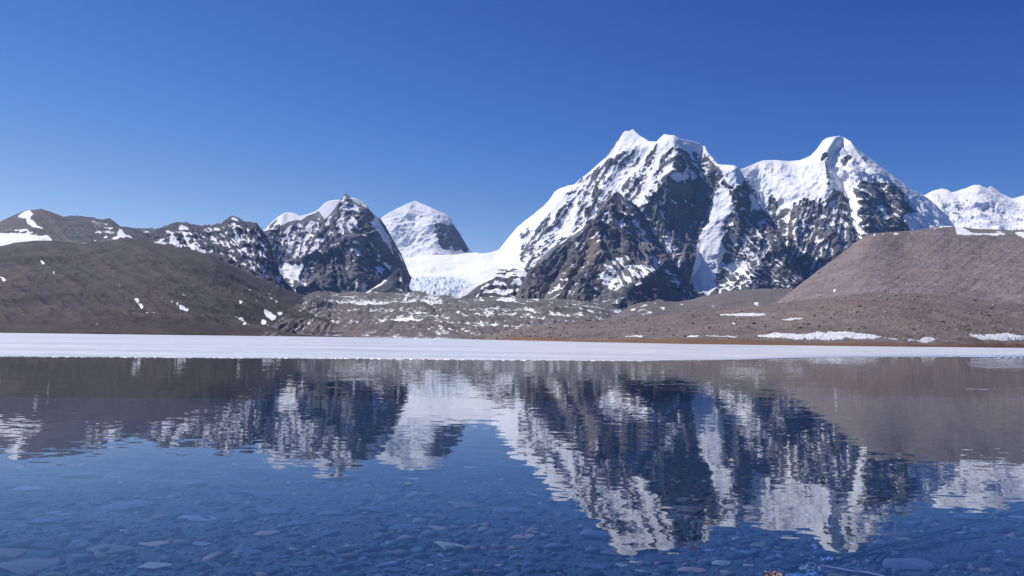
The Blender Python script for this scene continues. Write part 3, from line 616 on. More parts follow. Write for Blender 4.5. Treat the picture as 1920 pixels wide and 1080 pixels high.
# ------------------------------------------------------------------ the shore terrain
SHORE = [(-700, 480), (-200, 600), (0, 640), (300, 760), (520, 900), (650, 1000), (760, 980), (870, 776), (960, 620), (1100, 480), (1280, 410), (1500, 420), (1700, 470), (1920, 600), (2150, 700), (2500, 820)]
rs = random.Random(5)
left_snow = [('l', 0.85, 2.4, [(74, 484), (84, 489)]), ('l', 0.85, 1.8, [(96, 507), (103, 512)]), ('l', 0.85, 2, [(-5, 518), (9, 521)]), ('l', 0.85, 1.6, [(136, 546), (150, 553), (162, 558)]), ('l', 0.8, 1.5, [(223, 535), (226, 538)]), ('p', 0.85, [(240, 556), (243, 552), (249, 557)]), ('l', 0.85, 1.6, [(233, 563), (239, 564)]), ('l', 0.85, 1.6, [(249, 566), (258, 570), (268, 575)]), ('l', 0.85, 1.5, [(262, 591), (278, 597), (291, 603)]), ('l', 0.85, 1.5, [(296, 553), (306, 559)]), ('l', 0.85, 1.6, [(313, 564), (324, 570)]), ('l', 0.85, 1.8, [(330, 574), (345, 579), (355, 582)]), ('l', 0.85, 1.4, [(340, 546), (348, 551)]), ('l', 0.85, 1.4, [(428, 533), (432, 536)]), ('l', 0.85, 1.4, [(458, 538), (470, 543)]), ('l', 0.8, 1.2, [(435, 548), (440, 551)]), ('l', 0.8, 1.6, [(278, 588), (283, 589)]), ('l', 0.85, 1.8, [(443, 586), (457, 592)]), ('l', 0.8, 1.5, [(178, 614), (188, 618)]), ('l', 0.8, 1.2, [(103, 562), (107, 564)]), ('l', 0.75, 1.2, [(184, 472), (190, 473)])]
for i in range(26):
    x = rs.uniform(440, 525); y = rs.uniform(545, 610); L = rs.uniform(2, 8)
    left_snow.append(('l', 0.8, rs.uniform(0.9, 1.7), [(x, y), (x + L, y + L * 0.4)]))
left_snow.append(('p', 0.9, [(494, 580), (506, 584), (520, 590), (512, 596), (502, 590)]))
def dashes(items):
    out_ = []
    for m_ in items:
        if m_[0] != 'l': out_.append((m_[0], 1.2) + tuple(m_[2:])); continue
        for a_, b_ in zip(m_[3][:-1], m_[3][1:]):
            n_ = max(1, int(math.hypot(b_[0] - a_[0], b_[1] - a_[1]) / 5))
            for q_ in range(n_):
                e0 = q_ / n_ + rs.uniform(-0.1, 0.1); e1 = (q_ + 1) / n_ + rs.uniform(-0.1, 0.25); o_ = rs.uniform(-0.9, 0.9)
                out_.append(('l', rs.uniform(1.6, 2.6), m_[2] * rs.uniform(0.28, 0.55), [(a_[0] + (b_[0] - a_[0]) * e0, a_[1] + (b_[1] - a_[1]) * e0 + o_), (a_[0] + (b_[0] - a_[0]) * e1, a_[1] + (b_[1] - a_[1]) * e1 + o_ + 0.4)]))
    return out_
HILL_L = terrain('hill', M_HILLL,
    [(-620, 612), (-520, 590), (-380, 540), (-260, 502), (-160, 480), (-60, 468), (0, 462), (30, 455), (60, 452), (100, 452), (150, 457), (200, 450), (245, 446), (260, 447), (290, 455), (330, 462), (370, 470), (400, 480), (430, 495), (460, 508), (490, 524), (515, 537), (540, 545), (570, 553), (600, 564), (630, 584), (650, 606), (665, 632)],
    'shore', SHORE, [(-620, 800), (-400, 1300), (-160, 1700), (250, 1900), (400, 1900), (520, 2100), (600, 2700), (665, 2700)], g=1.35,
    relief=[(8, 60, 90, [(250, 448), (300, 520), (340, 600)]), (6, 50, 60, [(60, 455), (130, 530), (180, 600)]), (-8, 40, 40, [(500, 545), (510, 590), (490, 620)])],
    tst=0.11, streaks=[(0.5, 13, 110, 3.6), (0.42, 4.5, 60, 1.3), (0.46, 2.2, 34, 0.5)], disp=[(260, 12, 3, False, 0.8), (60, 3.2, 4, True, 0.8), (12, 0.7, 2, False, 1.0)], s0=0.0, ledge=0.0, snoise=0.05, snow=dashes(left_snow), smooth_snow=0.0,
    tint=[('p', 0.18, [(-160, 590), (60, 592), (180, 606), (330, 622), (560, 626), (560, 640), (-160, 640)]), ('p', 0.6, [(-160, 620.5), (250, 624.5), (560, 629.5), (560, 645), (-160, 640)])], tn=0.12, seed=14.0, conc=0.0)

mor_snow = [('p', 0.72, [(618, 570), (640, 556), (665, 554), (700, 562), (735, 568), (738, 570), (720, 575), (690, 574), (655, 570), (640, 572)]), ('p', 0.55, [(615, 563), (650, 553), (690, 560), (640, 575)]), ('p', 0.6, [(735, 552), (770, 550), (780, 556), (745, 556)]), ('p', 0.7, [(775, 573), (800, 552), (825, 556), (832, 566), (815, 573)]), ('l', 0.75, 2, [(755, 562), (775, 550)]), ('l', 0.75, 2.2, [(765, 570), (785, 555)]),
            ('p', 0.7, [(735, 598), (760, 583), (790, 582), (797, 600), (770, 605), (745, 606)]), ('p', 0.55, [(790, 590), (830, 585), (860, 600), (880, 610), (870, 625), (840, 605)]), ('l', 0.75, 3, [(858, 583), (875, 594)]), ('l', 0.7, 3.5, [(890, 582), (905, 600)]), ('p', 0.7, [(903, 583), (925, 580), (925, 592), (912, 598)]), ('l', 0.7, 2.5, [(880, 573), (862, 565)]), ('l', 0.75, 3, [(900, 556), (908, 568)]), ('p', 0.8, [(928, 557), (965, 558), (965, 570), (950, 570), (940, 565)]), ('l', 0.7, 3.5, [(968, 568), (985, 575), (1002, 586)]),
            ('l', 0.75, 2.2, [(935, 588), (955, 587), (968, 584)]), ('l', 0.75, 2, [(918, 605), (932, 602)]), ('p', 0.85, [(958, 615), (966, 610), (976, 614), (974, 618), (960, 618)]), ('l', 0.75, 1.6, [(978, 616), (1005, 611)]), ('l', 0.75, 1.4, [(1004, 596), (1034, 597)]), ('l', 0.7, 1.6, [(1015, 603), (1030, 603)]), ('l', 0.8, 2, [(1018, 611), (1026, 609)]), ('l', 0.7, 1.3, [(1045, 595), (1062, 596)]), ('l', 0.7, 1.2, [(1076, 602), (1080, 606)]), ('p', 0.65, [(815, 620), (825, 609), (835, 620), (846, 630), (818, 631)]), ('p', 0.65, [(780, 622), (792, 616), (797, 626), (788, 630)]), ('l', 0.7, 2, [(870, 622), (885, 624)]), ('l', 0.7, 1.8, [(905, 612), (912, 608)]),
            ('l', 0.75, 1.7, [(1030, 566), (1036, 571)]), ('l', 0.75, 1.5, [(1003, 560), (1010, 565)]), ('l', 0.7, 1.4, [(1040, 575), (1050, 588)]), ('l', 0.75, 1.6, [(1065, 570), (1088, 575)]), ('l', 0.7, 1.5, [(1080, 582), (1090, 587)]), ('l', 0.7, 1.4, [(1100, 580), (1112, 584)]), ('p', 0.85, [(1112, 565), (1118, 563), (1124, 571), (1116, 570)]), ('p', 0.85, [(1152, 583), (1163, 580), (1175, 594), (1172, 598), (1164, 590)]), ('l', 0.75, 1.5, [(1125, 585), (1132, 587)]),
            ('l', 0.75, 1.8, [(540, 598), (560, 586), (580, 574)]), ('l', 0.8, 2.2, [(528, 624), (548, 624), (568, 616), (582, 608), (588, 602)]), ('l', 0.75, 1.7, [(540, 612), (558, 604)]), ('l', 0.8, 2.5, [(582, 584), (594, 577)]), ('l', 0.7, 1.8, [(588, 590), (605, 582)]), ('l', 0.75, 2, [(622, 605), (635, 604)]), ('p', 0.85, [(643, 613), (648, 610), (653, 615), (646, 617)]), ('l', 0.75, 1.7, [(617, 620), (628, 613)]), ('l', 0.7, 1.6, [(595, 615), (612, 602)]), ('p', 0.75, [(648, 586), (660, 575), (655, 585), (655, 594), (650, 592)]), ('l', 0.75, 2, [(622, 592), (630, 583)]), ('l', 0.75, 2, [(695, 590), (702, 584)]), ('l', 0.75, 1.7, [(686, 594), (694, 593)]), ('l', 0.75, 1.6, [(708, 592), (725, 585), (738, 579)]), ('l', 0.7, 3, [(703, 598), (718, 602), (726, 596)]), ('l', 0.75, 1.8, [(692, 607), (699, 609)]), ('l', 0.8, 1.7, [(711, 614), (720, 613)]), ('l', 0.75, 1.4, [(675, 628), (695, 627), (707, 625)]), ('l', 0.7, 1.2, [(525, 545), (540, 550)]), ('l', 0.8, 1.3, [(602, 630), (640, 632)]), ('l', 0.75, 1.2, [(690, 633), (860, 636)])]
for i in range(90):
    x = rs.uniform(600, 1140); y = rs.uniform(560, 628); L = rs.uniform(2, 9)
    sl = -0.5 if x < 780 else 0.45
    mor_snow.append(('l', 0.66, rs.uniform(0.8, 1.5), [(x, y), (x + L, y + L * sl)]))
MORAINE = terrain('moraine', M_MORAINE,
    [(484, 633), (497, 624), (510, 612), (525, 600), (542, 587), (556, 572), (570, 556), (585, 548), (605, 544), (640, 549), (665, 546), (690, 549), (720, 548), (760, 549), (785, 545), (798, 549), (812, 555), (830, 553), (843, 552), (853, 558), (870, 559), (900, 556), (930, 557), (960, 558), (985, 560), (1020, 560), (1060, 561), (1100, 566), (1140, 574), (1165, 581), (1190, 592), (1220, 606), (1240, 640)],
    'shore', [(484, 860), (520, 900), (650, 1000), (760, 980), (870, 900), (960, 1000), (1240, 1100)], [(484, 900), (520, 1100), (570, 2000), (620, 2700), (1240, 2900)], g=1.05, ssky=80,
    relief=[(14, 24, 30, [(560, 548), (610, 560), (660, 575)]), (16, 30, 30, [(665, 549), (735, 570), (760, 575)]), (20, 40, 40, [(800, 552), (790, 575), (770, 600), (760, 625)]), (20, 30, 40, [(850, 560), (845, 590), (830, 620)]), (18, 40, 40, [(540, 560), (520, 590), (500, 620)]), (22, 30, 50, [(900, 558), (930, 575), (900, 600)]), (18, 40, 60, [(985, 561), (1060, 580), (1120, 590)]), (16, 50, 40, [(1030, 590), (970, 600), (930, 620)]), (-10, 30, 30, [(870, 570), (880, 600), (860, 630)])],
    streaks=[(-0.5, 5, 40, 1.2)], rk=1.9, disp=[(300, 14, 3, False, 1.0), (130, 8, 4, True, 1.0), (14, 0.8, 2, False, 1.0)], s0=0.2, ledge=0.75, snoise=0.32, snwl=20, snow=[(m_[0], m_[1] - 0.1) + tuple(m_[2:]) for m_ in mor_snow], smooth_snow=0.1,
    tint=[('p', 0.3, [(520, 625), (560, 585), (660, 572), (700, 600), (690, 640), (520, 640)])], tn=0.08, seed=15.0, conc=0.2, dref=2200.0, ribs=[(-0.6, 9, 70, 4.5, [(480, 640), (600, 540), (790, 540), (770, 640)]), (0.5, 9, 70, 4.5, [(780, 545), (1240, 545), (1240, 640), (760, 640)])])

terrain('moraine', M_MORAINE,
    [(1120, 606), (1150, 592), (1165, 583), (1180, 575), (1195, 568), (1215, 565), (1245, 565), (1270, 566), (1295, 562), (1315, 556), (1335, 552), (1365, 547), (1400, 543), (1440, 541), (1480, 541), (1540, 543), (1580, 560)],
    [(1120, 615), (1580, 605)], [(1120, 1300), (1580, 1100)], [(1120, 1800), (1300, 2500), (1580, 2400)], g=1.4,
    disp=[(200, 7, 3, False, 1.0), (50, 2.5, 3, True, 1.0)], s0=0.05, ledge=0.15, snoise=0.12, snwl=30,
    snow=[('p', 0.8, [(1182, 580), (1190, 577), (1192, 584), (1184, 585)]), ('l', 0.7, 1.6, [(1195, 588), (1205, 582), (1220, 586)]), ('l', 0.75, 1.5, [(1202, 574), (1216, 571)]), ('l', 0.7, 1.4, [(1225, 567), (1232, 568)]), ('p', 0.8, [(1236, 577), (1246, 575), (1246, 584), (1240, 582)]), ('l', 0.75, 1.3, [(1274, 571), (1282, 570)]), ('l', 0.75, 1.3, [(1335, 572), (1338, 575)]), ('l', 0.75, 1.2, [(1300, 581), (1303, 583)]), ('p', 0.75, [(1412, 568), (1420, 567), (1424, 572), (1416, 573)]), ('l', 0.7, 1.2, [(1200, 590), (1225, 588)])], tn=0.15, seed=16.0, conc=0.0)

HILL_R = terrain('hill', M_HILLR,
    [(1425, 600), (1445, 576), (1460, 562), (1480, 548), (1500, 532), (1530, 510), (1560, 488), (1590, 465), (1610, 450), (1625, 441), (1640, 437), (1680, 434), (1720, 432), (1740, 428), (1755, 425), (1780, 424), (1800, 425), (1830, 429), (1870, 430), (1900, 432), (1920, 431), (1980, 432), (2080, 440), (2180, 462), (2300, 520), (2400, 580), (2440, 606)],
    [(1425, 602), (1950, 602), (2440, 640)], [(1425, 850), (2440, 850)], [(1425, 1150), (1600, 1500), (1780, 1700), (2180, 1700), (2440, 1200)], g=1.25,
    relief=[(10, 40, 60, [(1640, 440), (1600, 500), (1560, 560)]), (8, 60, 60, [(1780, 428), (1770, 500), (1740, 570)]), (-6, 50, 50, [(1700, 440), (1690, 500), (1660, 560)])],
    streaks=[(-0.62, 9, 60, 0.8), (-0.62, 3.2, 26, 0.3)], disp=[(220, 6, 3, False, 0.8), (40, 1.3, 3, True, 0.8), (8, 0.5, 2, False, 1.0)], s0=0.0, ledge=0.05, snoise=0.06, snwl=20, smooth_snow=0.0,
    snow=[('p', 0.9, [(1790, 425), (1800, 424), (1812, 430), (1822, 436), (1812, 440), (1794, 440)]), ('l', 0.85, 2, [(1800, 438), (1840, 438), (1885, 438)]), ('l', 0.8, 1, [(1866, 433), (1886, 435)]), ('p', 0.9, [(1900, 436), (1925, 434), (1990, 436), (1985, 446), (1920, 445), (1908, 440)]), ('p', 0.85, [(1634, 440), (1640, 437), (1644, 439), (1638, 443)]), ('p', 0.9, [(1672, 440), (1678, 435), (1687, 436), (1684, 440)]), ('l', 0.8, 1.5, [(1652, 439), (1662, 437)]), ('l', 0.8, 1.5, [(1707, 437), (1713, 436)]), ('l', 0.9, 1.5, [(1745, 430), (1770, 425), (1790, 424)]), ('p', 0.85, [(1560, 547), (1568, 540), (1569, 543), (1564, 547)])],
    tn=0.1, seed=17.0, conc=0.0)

MOUND = terrain('shore_mound', M_MOUND,
    [(860, 638), (880, 634), (900, 628), (930, 623), (970, 615), (1010, 610), (1060, 605), (1100, 602), (1150, 598), (1200, 594), (1260, 588), (1320, 581), (1380, 575), (1430, 572), (1470, 566), (1520, 561), (1570, 556), (1620, 549), (1660, 548), (1700, 547), (1750, 550), (1800, 555), (1850, 562), (1920, 570), (2000, 575), (2120, 585), (2260, 608), (2400, 634), (2500, 658)],
    'shore', SHORE, [(860, 800), (960, 700), (1280, 800), (1500, 850), (2120, 900)], g=1.25, step=1.0,
    relief=[(4, 60, 60, [(1500, 600), (1650, 590), (1800, 600)])],
    disp=[(90, 2.2, 3, False, 1.0), (22, 0.9, 3, True, 1.0), (5, 0.25, 2, False, 1.0)], s0=0.0, ledge=0.0, snoise=0.03,
    snow=[('l', 0.9, 1.4, [(1172, 629), (1190, 627), (1205, 626)]), ('l', 0.85, 1.2, [(1372, 607), (1380, 608)]), ('l', 0.85, 1.4, [(1414, 611), (1419, 613)])],
    tint=[('p', 0.9, [(870, 633), (960, 634), (1100, 635), (1280, 638.5), (1500, 641), (1700, 643.5), (2120, 648), (2120, 670), (860, 655)])], tn=0.15, seed=18.0, conc=0.0)

# ------------------------------------------------------------------ lake: bed, water, ice
def plain_mat(name, col, rough=0.8, spec=0.3, var=None, wl=1.0, bump=0.0):
    m, nt = new_mat(name); k = NT(nt)
    out = k.n('ShaderNodeOutputMaterial'); pb = k.n('ShaderNodeBsdfPrincipled'); k.l(pb.outputs[0], out.inputs[0])
    tc = k.n('ShaderNodeTexCoord').outputs['Object']
    if var:
        n = k.noise(tc, 1.0 / wl, 5, 0.65).outputs[0]
        k.l(k.mix(k.ramp(n, 0.3, 0.7), rgb(*col), rgb(*var)), pb.inputs['Base Color'])
        if bump:
            bp = k.n('ShaderNodeBump'); bp.inputs['Distance'].default_value = bump; k.l(n, bp.inputs['Height']); k.l(bp.outputs[0], pb.inputs['Normal'])
    else:
        pb.inputs['Base Color'].default_value = rgb(*col)
    pb.inputs['Roughness'].default_value = rough; pb.inputs['Specular IOR Level'].default_value = spec
    return m

def bed_z(x, y):
    x = np.asarray(x, float); y = np.asarray(y, float)
    z = -np.interp(y, [-8, 0, 3, 6, 12, 25, 60, 150, 400, 2000], [-0.9, -0.1, 0.16, 0.32, 0.55, 1.1, 3.0, 7, 10, 10])
    q = np.stack([x.ravel() / 1.7, y.ravel() / 1.7, np.zeros(x.size)], 1)
    return z + (0.05 * noise3(q)).reshape(x.shape)

by = np.concatenate([np.linspace(-8, 30, 150), 30 * 1.045 ** np.arange(1, 90)])
bx = np.concatenate([-22 * 1.09 ** np.arange(48, 0, -1), np.linspace(-22, 22, 130), 22 * 1.09 ** np.arange(1, 49)])
BX, BY = np.meshgrid(bx, by)
m, nt = new_mat('lake_bed_gravel'); k = NT(nt)
out = k.n('ShaderNodeOutputMaterial'); pb = k.n('ShaderNodeBsdfPrincipled'); k.l(pb.outputs[0], out.inputs[0])
tc = k.n('ShaderNodeTexCoord').outputs['Object']
vo = k.n('ShaderNodeTexVoronoi'); k.l(tc, vo.inputs['Vector']); vo.inputs['Scale'].default_value = 36.0
hs = k.n('ShaderNodeSeparateColor'); k.l(vo.outputs['Color'], hs.inputs[0])
c = k.mix(hs.outputs[0], rgb(0.028, 0.028, 0.028), rgb(0.075, 0.07, 0.062))
sx = k.n('ShaderNodeSeparateXYZ'); k.l(tc, sx.inputs[0])
depth_fade = k.noise(k.mapping(tc, (0.4, 1, 1)), 0.35, 4, 0.6).outputs[0]
c = k.mix(k.ramp(k.math('ADD', sx.outputs[1], k.math('MULTIPLY', k.math('SUBTRACT', depth_fade, 0.5), 14.0)), 9.0, 19.0), c, rgb(0.016, 0.020, 0.022))  # bed colour darkens outward, standing in for light lost in deeper water
k.l(c, pb.inputs['Base Color']); pb.inputs['Roughness'].default_value = 0.9
bp = k.n('ShaderNodeBump'); bp.inputs['Distance'].default_value = 0.02; bp.invert = True
k.l(vo.outputs['Distance'], bp.inputs['Height']); k.l(bp.outputs[0], pb.inputs['Normal'])
M_BED = m
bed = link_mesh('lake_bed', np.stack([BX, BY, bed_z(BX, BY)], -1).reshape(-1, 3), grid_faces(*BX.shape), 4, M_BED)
bed['kind'] = 'structure'

# water: clear, mirror-like, faintly rippled
m, nt = new_mat('clear_lake_water'); k = NT(nt)
out = k.n('ShaderNodeOutputMaterial')
tc = k.n('ShaderNodeTexCoord').outputs['Object']
def rip(scale, amp, sx=0.55):
    nz = k.noise(k.mapping(tc, (sx, 1, 1), (0, 0, 0.12)), scale, 2, 0.5)
    v = k.n('ShaderNodeVectorMath', operation='SUBTRACT'); k.l(nz.outputs['Color'], v.inputs[0]); v.inputs[1].default_value = (0.5, 0.5, 0.5)
    s = k.n('ShaderNodeVectorMath', operation='MULTIPLY'); k.l(v.outputs[0], s.inputs[0]); s.inputs[1].default_value = (amp * 0.6, amp, 0)
    return s.outputs[0]
r1 = rip(1.3, 0.014, 0.4); r2 = rip(6.0, 0.030, 0.5); r3 = rip(0.25, 0.006, 0.5)
pv = k.n('ShaderNodeSeparateXYZ'); k.l(tc, pv.inputs[0])
a1 = k.n('ShaderNodeVectorMath', operation='ADD'); k.l(r1, a1.inputs[0]); k.l(r2, a1.inputs[1])
a2 = k.n('ShaderNodeVectorMath', operation='ADD'); k.l(a1.outputs[0], a2.inputs[0]); k.l(r3, a2.inputs[1])
a3 = k.n('ShaderNodeVectorMath', operation='ADD'); k.l(a2.outputs[0], a3.inputs[0]); a3.inputs[1].default_value = (0, 0, 1)
nr = k.n('ShaderNodeVectorMath', operation='NORMALIZE'); k.l(a3.outputs[0], nr.inputs[0])
# reflectance of an air-water surface, the same from above and below
IOR_W = 1.55
geo = k.n('ShaderNodeNewGeometry'); dt = k.n('ShaderNodeVectorMath', operation='DOT_PRODUCT'); k.l(geo.outputs['Incoming'], dt.inputs[0]); k.l(nr.outputs[0], dt.inputs[1])
cc = k.math('MAXIMUM', k.math('ABSOLUTE', dt.outputs['Value']), 0.001)
gg = k.math('SQRT', k.math('ADD', k.math('MULTIPLY', cc, cc), IOR_W * IOR_W - 1))
q1 = k.math('POWER', k.math('DIVIDE', k.math('SUBTRACT', gg, cc), k.math('ADD', gg, cc)), 2.0)
q2 = k.math('POWER', k.math('ABSOLUTE', k.math('DIVIDE', k.math('SUBTRACT', k.math('MULTIPLY', cc, k.math('ADD', gg, cc)), 1.0), k.math('ADD', k.math('MULTIPLY', cc, k.math('SUBTRACT', gg, cc)), 1.0))), 2.0)
FRES = k.math('MULTIPLY', k.math('MULTIPLY', q1, 0.5), k.math('ADD', q2, 1.0), clamp=True)
tr = k.n('ShaderNodeBsdfTransparent'); tr.inputs[0].default_value = (0.46, 0.63, 0.96, 1)
gl = k.n('ShaderNodeBsdfGlossy'); gl.inputs['Roughness'].default_value = 0.0; gl.inputs['Color'].default_value = (0.93, 0.965, 1.0, 1); k.l(nr.outputs[0], gl.inputs['Normal'])
mx = k.n('ShaderNodeMixShader'); k.l(FRES, mx.inputs[0]); k.l(tr.outputs[0], mx.inputs[1]); k.l(gl.outputs[0], mx.inputs[2])
k.l(mx.outputs[0], out.inputs[0])
M_WATER = m
wv = np.array([(-1400, 2.2, 0), (1400, 2.2, 0), (1400, 1300, 0), (-1400, 1300, 0)], float)
water = link_mesh('lake_water', wv, [0, 1, 2, 3], 4, M_WATER); water['kind'] = 'structure'

# ice cover
m, nt = new_mat('frosted_lake_ice'); k = NT(nt)
out = k.n('ShaderNodeOutputMaterial'); pb = k.n('ShaderNodeBsdfPrincipled'); k.l(pb.outputs[0], out.inputs[0])
tc = k.n('ShaderNodeTexCoord').outputs['Object']
n1 = k.noise(k.mapping(tc, (0.35, 1, 1)), 0.06, 5, 0.6).outputs[0]
n2 = k.noise(k.mapping(tc, (0.5, 1, 1)), 0.5, 5, 0.75).outputs[0]
f = k.math('ADD', k.math('MULTIPLY', n1, 0.5), k.math('MULTIPLY', n2, 0.5))
at = k.n('ShaderNodeAttribute', attribute_name='surf'); sp = k.n('ShaderNodeSeparateColor'); k.l(at.outputs['Color'], sp.inputs[0])
c = k.mix(k.ramp(f, 0.38, 0.62), rgb(0.44, 0.455, 0.49), rgb(0.70, 0.70, 0.715))
vc = k.n('ShaderNodeTexVoronoi', feature='DISTANCE_TO_EDGE'); k.l(k.mapping(tc, (0.5, 1, 1)), vc.inputs['Vector']); vc.inputs['Scale'].default_value = 0.045
wob = k.noise(tc, 0.25, 3, 0.6).outputs[0]
crk = k.ramp(k.math('ADD', vc.outputs['Distance'], k.math('MULTIPLY', wob, 0.05)), 0.034, 0.022)
c = k.mix(k.math('MULTIPLY', crk, 0.5), c, rgb(0.42, 0.52, 0.62))
wet = k.noise(k.mapping(tc, (0.25, 1, 1)), 0.022, 4, 0.55).outputs[0]
c = k.mix(k.math('MULTIPLY', k.ramp(wet, 0.52, 0.68), 0.55), c, rgb(0.50, 0.57, 0.66))
c = k.mix(sp.outputs[0], c, rgb(0.28, 0.36, 0.46))
k.l(c, pb.inputs['Base Color']); pb.inputs['Roughness'].default_value = 0.35; pb.inputs['Specular IOR Level'].default_value = 0.4
bn = k.noise(tc, 14.0, 2, 0.6)
v = k.n('ShaderNodeVectorMath', operation='SUBTRACT'); k.l(bn.outputs['Color'], v.inputs[0]); v.inputs[1].default_value = (0.5, 0.5, 0.5)
s = k.n('ShaderNodeVectorMath', operation='MULTIPLY'); k.l(v.outputs[0], s.inputs[0]); s.inputs[1].default_value = (1.1, 1.1, 0)
a = k.n('ShaderNodeVectorMath', operation='ADD'); k.l(s.outputs[0], a.inputs[0]); a.inputs[1].default_value = (0, 0, 1)
nr = k.n('ShaderNodeVectorMath', operation='NORMALIZE'); k.l(a.outputs[0], nr.inputs[0]); k.l(nr.outputs[0], pb.inputs['Normal'])
M_ICE = m
EDGE = [(-400, 50), (0, 53), (300, 56), (650, 60), (950, 62), (1200, 65), (1400, 76), (1500, 88), (1600, 97), (1750, 108), (1850, 118), (1920, 128), (2300, 150)]
exs = np.concatenate([np.arange(-900, -100, 8.0), np.arange(-100, 2021, 1.5), np.arange(2028, 2700, 8.0)])
eD = poly_interp(EDGE, exs)
q = np.stack([exs / 40.0, exs * 0, exs * 0], 1)
eD = eD * (1 + 0.012 * noise3(q * 0.5) + 0.006 * noise3(q * 3.1 + 3) + 0.003 * noise3(q * 11 + 8))
def on_plane(px, D, z):
    return pix(px, py_at(px, D, z), D)
SH2 = poly_interp(SHORE, np.clip(exs, -700, 2500)) + 60
rows = []; atr = []
hgt = 0.018 + 0.0 * exs
rows.append(on_plane(exs, eD, -0.08)); atr.append(np.ones_like(exs))
thin = np.interp(exs, [1300, 1500, 1900, 2300], [0, 0.8, 1.0, 1.0])
for kf, zz, tv in [(1.0, hgt, 0.6 * thin), (1.02, hgt, 0.9 * thin), (1.08, hgt, 0.7 * thin), (1.2, hgt, 0.35 * thin)]:
    rows.append(on_plane(exs, eD * kf, zz)); atr.append(tv)
for e in np.linspace(0.05, 1, 24) ** 1.8:
    d0 = eD * 1.2
    rows.append(on_plane(exs, d0 + (SH2 - d0) * e, 0.025)); atr.append(0 * exs)
G = np.array(rows); AT = np.zeros(G.shape[:2] + (4,)); AT[..., 0] = np.array(atr)
ice = link_mesh('lake_ice', G.reshape(-1, 3), grid_faces(*G.shape[:2]), 4, M_ICE, True, None, AT.reshape(-1, 4))
ice['kind'] = 'structure'

# thin skim ice and bright lips of ice on the right
m, nt = new_mat('thin_skim_ice'); k = NT(nt)
out = k.n('ShaderNodeOutputMaterial'); pb = k.n('ShaderNodeBsdfPrincipled')
tc = k.n('ShaderNodeTexCoord').outputs['Object']
n1 = k.noise(k.mapping(tc, (0.5, 1, 1)), 0.35, 5, 0.65).outputs[0]
pb.inputs['Base Color'].default_value = rgb(0.42, 0.46, 0.54); pb.inputs['Roughness'].default_value = 0.12
tr = k.n('ShaderNodeBsdfTransparent'); mx = k.n('ShaderNodeMixShader')
k.l(k.ramp(n1, 0.38, 0.66), mx.inputs[0]); k.l(tr.outputs[0], mx.inputs[1]); k.l(pb.outputs[0], mx.inputs[2]); k.l(mx.outputs[0], out.inputs[0])
M_SKIM = m
M_LIP = plain_mat('white_ice_edge', (0.75, 0.78, 0.83), 0.5, 0.4, (0.6, 0.66, 0.74), 0.5)

def plate(name, outline, z, thick, mat, n=36, seed=1):
    """closed flat slab: outline given as (photo column, distance)"""
    P = np.array([on_plane(np.array(px), np.array(D), 0.0) for px, D in outline])
    pts = []
    for i in range(len(P)):
        a, b = P[i], P[(i + 1) % len(P)]
        for e in np.linspace(0, 1, 9)[:-1]: pts.append(a + (b - a) * e)
    pts = np.array(pts); c = pts.mean(0)
    r = 1 + 0.05 * noise3(pts / 3.0 + seed)
    pts = c + (pts - c) * r[:, None]
    nn = len(pts); top = pts.copy(); top[:, 2] = z + thick; bot = pts.copy(); bot[:, 2] = z - 0.03
    me = bpy.data.meshes.new(name)
    fs = [list(range(nn)), list(range(2 * nn - 1, nn - 1, -1))] + [[i, i + nn, (i + 1) % nn + nn, (i + 1) % nn] for i in range(nn)]
    me.from_pydata([tuple(v) for v in np.concatenate([top, bot])], [], fs); me.update()
    me.materials.append(mat); o = bpy.data.objects.new(name, me); COL.objects.link(o)
    return o
tag(plate('ice_floe', [(1812, 66), (1850, 60), (1930, 58), (2050, 60), (2060, 112), (1950, 110), (1880, 104), (1820, 92)], 0.0, 0.012, M_SKIM), 'thin grey skim of ice on the open water at the right edge', 'ice floe')
def lip(name, px0, px1, D, h, depth, label):
    xs = np.linspace(px0, px1, 90); q = np.stack([xs / 7, xs * 0 + D, xs * 0], 1)
    hh = h * np.clip(0.65 + noise3(q), 0.15, 1.3) * np.clip(np.minimum(xs - px0, px1 - xs) / 6.0, 0.02, 1)
    rows = [on_plane(xs, xs * 0 + D, -0.02)]
    for e in (0.0, 0.3, 0.7, 1.0):
        p = on_plane(xs, xs * 0 + D + depth * e, 0.0); p[:, 2] = hh * (0.4 + 0.6 * math.sin(math.pi * (0.25 + 0.5 * e))); rows.append(p)
    rows.append(on_plane(xs, xs * 0 + D + depth, -0.02))
    G = np.array(rows)
    return tag(link_mesh(name, G.reshape(-1, 3), grid_faces(*G.shape[:2]), 4, M_LIP), label, 'ice')
lip('ice_ridge', 1776, 1916, 112, 0.10, 4.0, 'long white rim of ice lying off the right end of the frozen sheet')
lip('ice_sliver', 1812, 1852, 31, 0.008, 0.12, 'thin floating sliver of ice on the brown reflection at right')

# ------------------------------------------------------------------ stones: shared shapes
def ico(sub):
    import bmesh
    bm = bmesh.new(); bmesh.ops.create_icosphere(bm, subdivisions=sub, radius=1.0)
    V = np.array([v.co[:] for v in bm.verts]); Fc = np.array([[v.index for v in f.verts] for f in bm.faces]); bm.free()
    return V, Fc
V1, F1 = ico(1); V2, F2 = ico(2); V3, F3 = ico(3)
def rock_shape(V, seed, rough=0.35, flat=0.5, angular=False):
    n = noise3(V * 0.9 + seed * 11.3) + 0.5 * noise3(V * 2.1 + seed * 5.1)
    W = V * (1 + rough * n)[:, None]
    if angular:
        r2 = np.random.RandomState(int(seed * 13) + 3)
        for _ in range(7):
            d = r2.normal(size=3); d /= np.linalg.norm(d); c = r2.uniform(0.45, 0.8)
            s = W @ d; W = W - np.clip(s - c, 0, None)[:, None] * d
    W[:, 2] *= flat
    return W

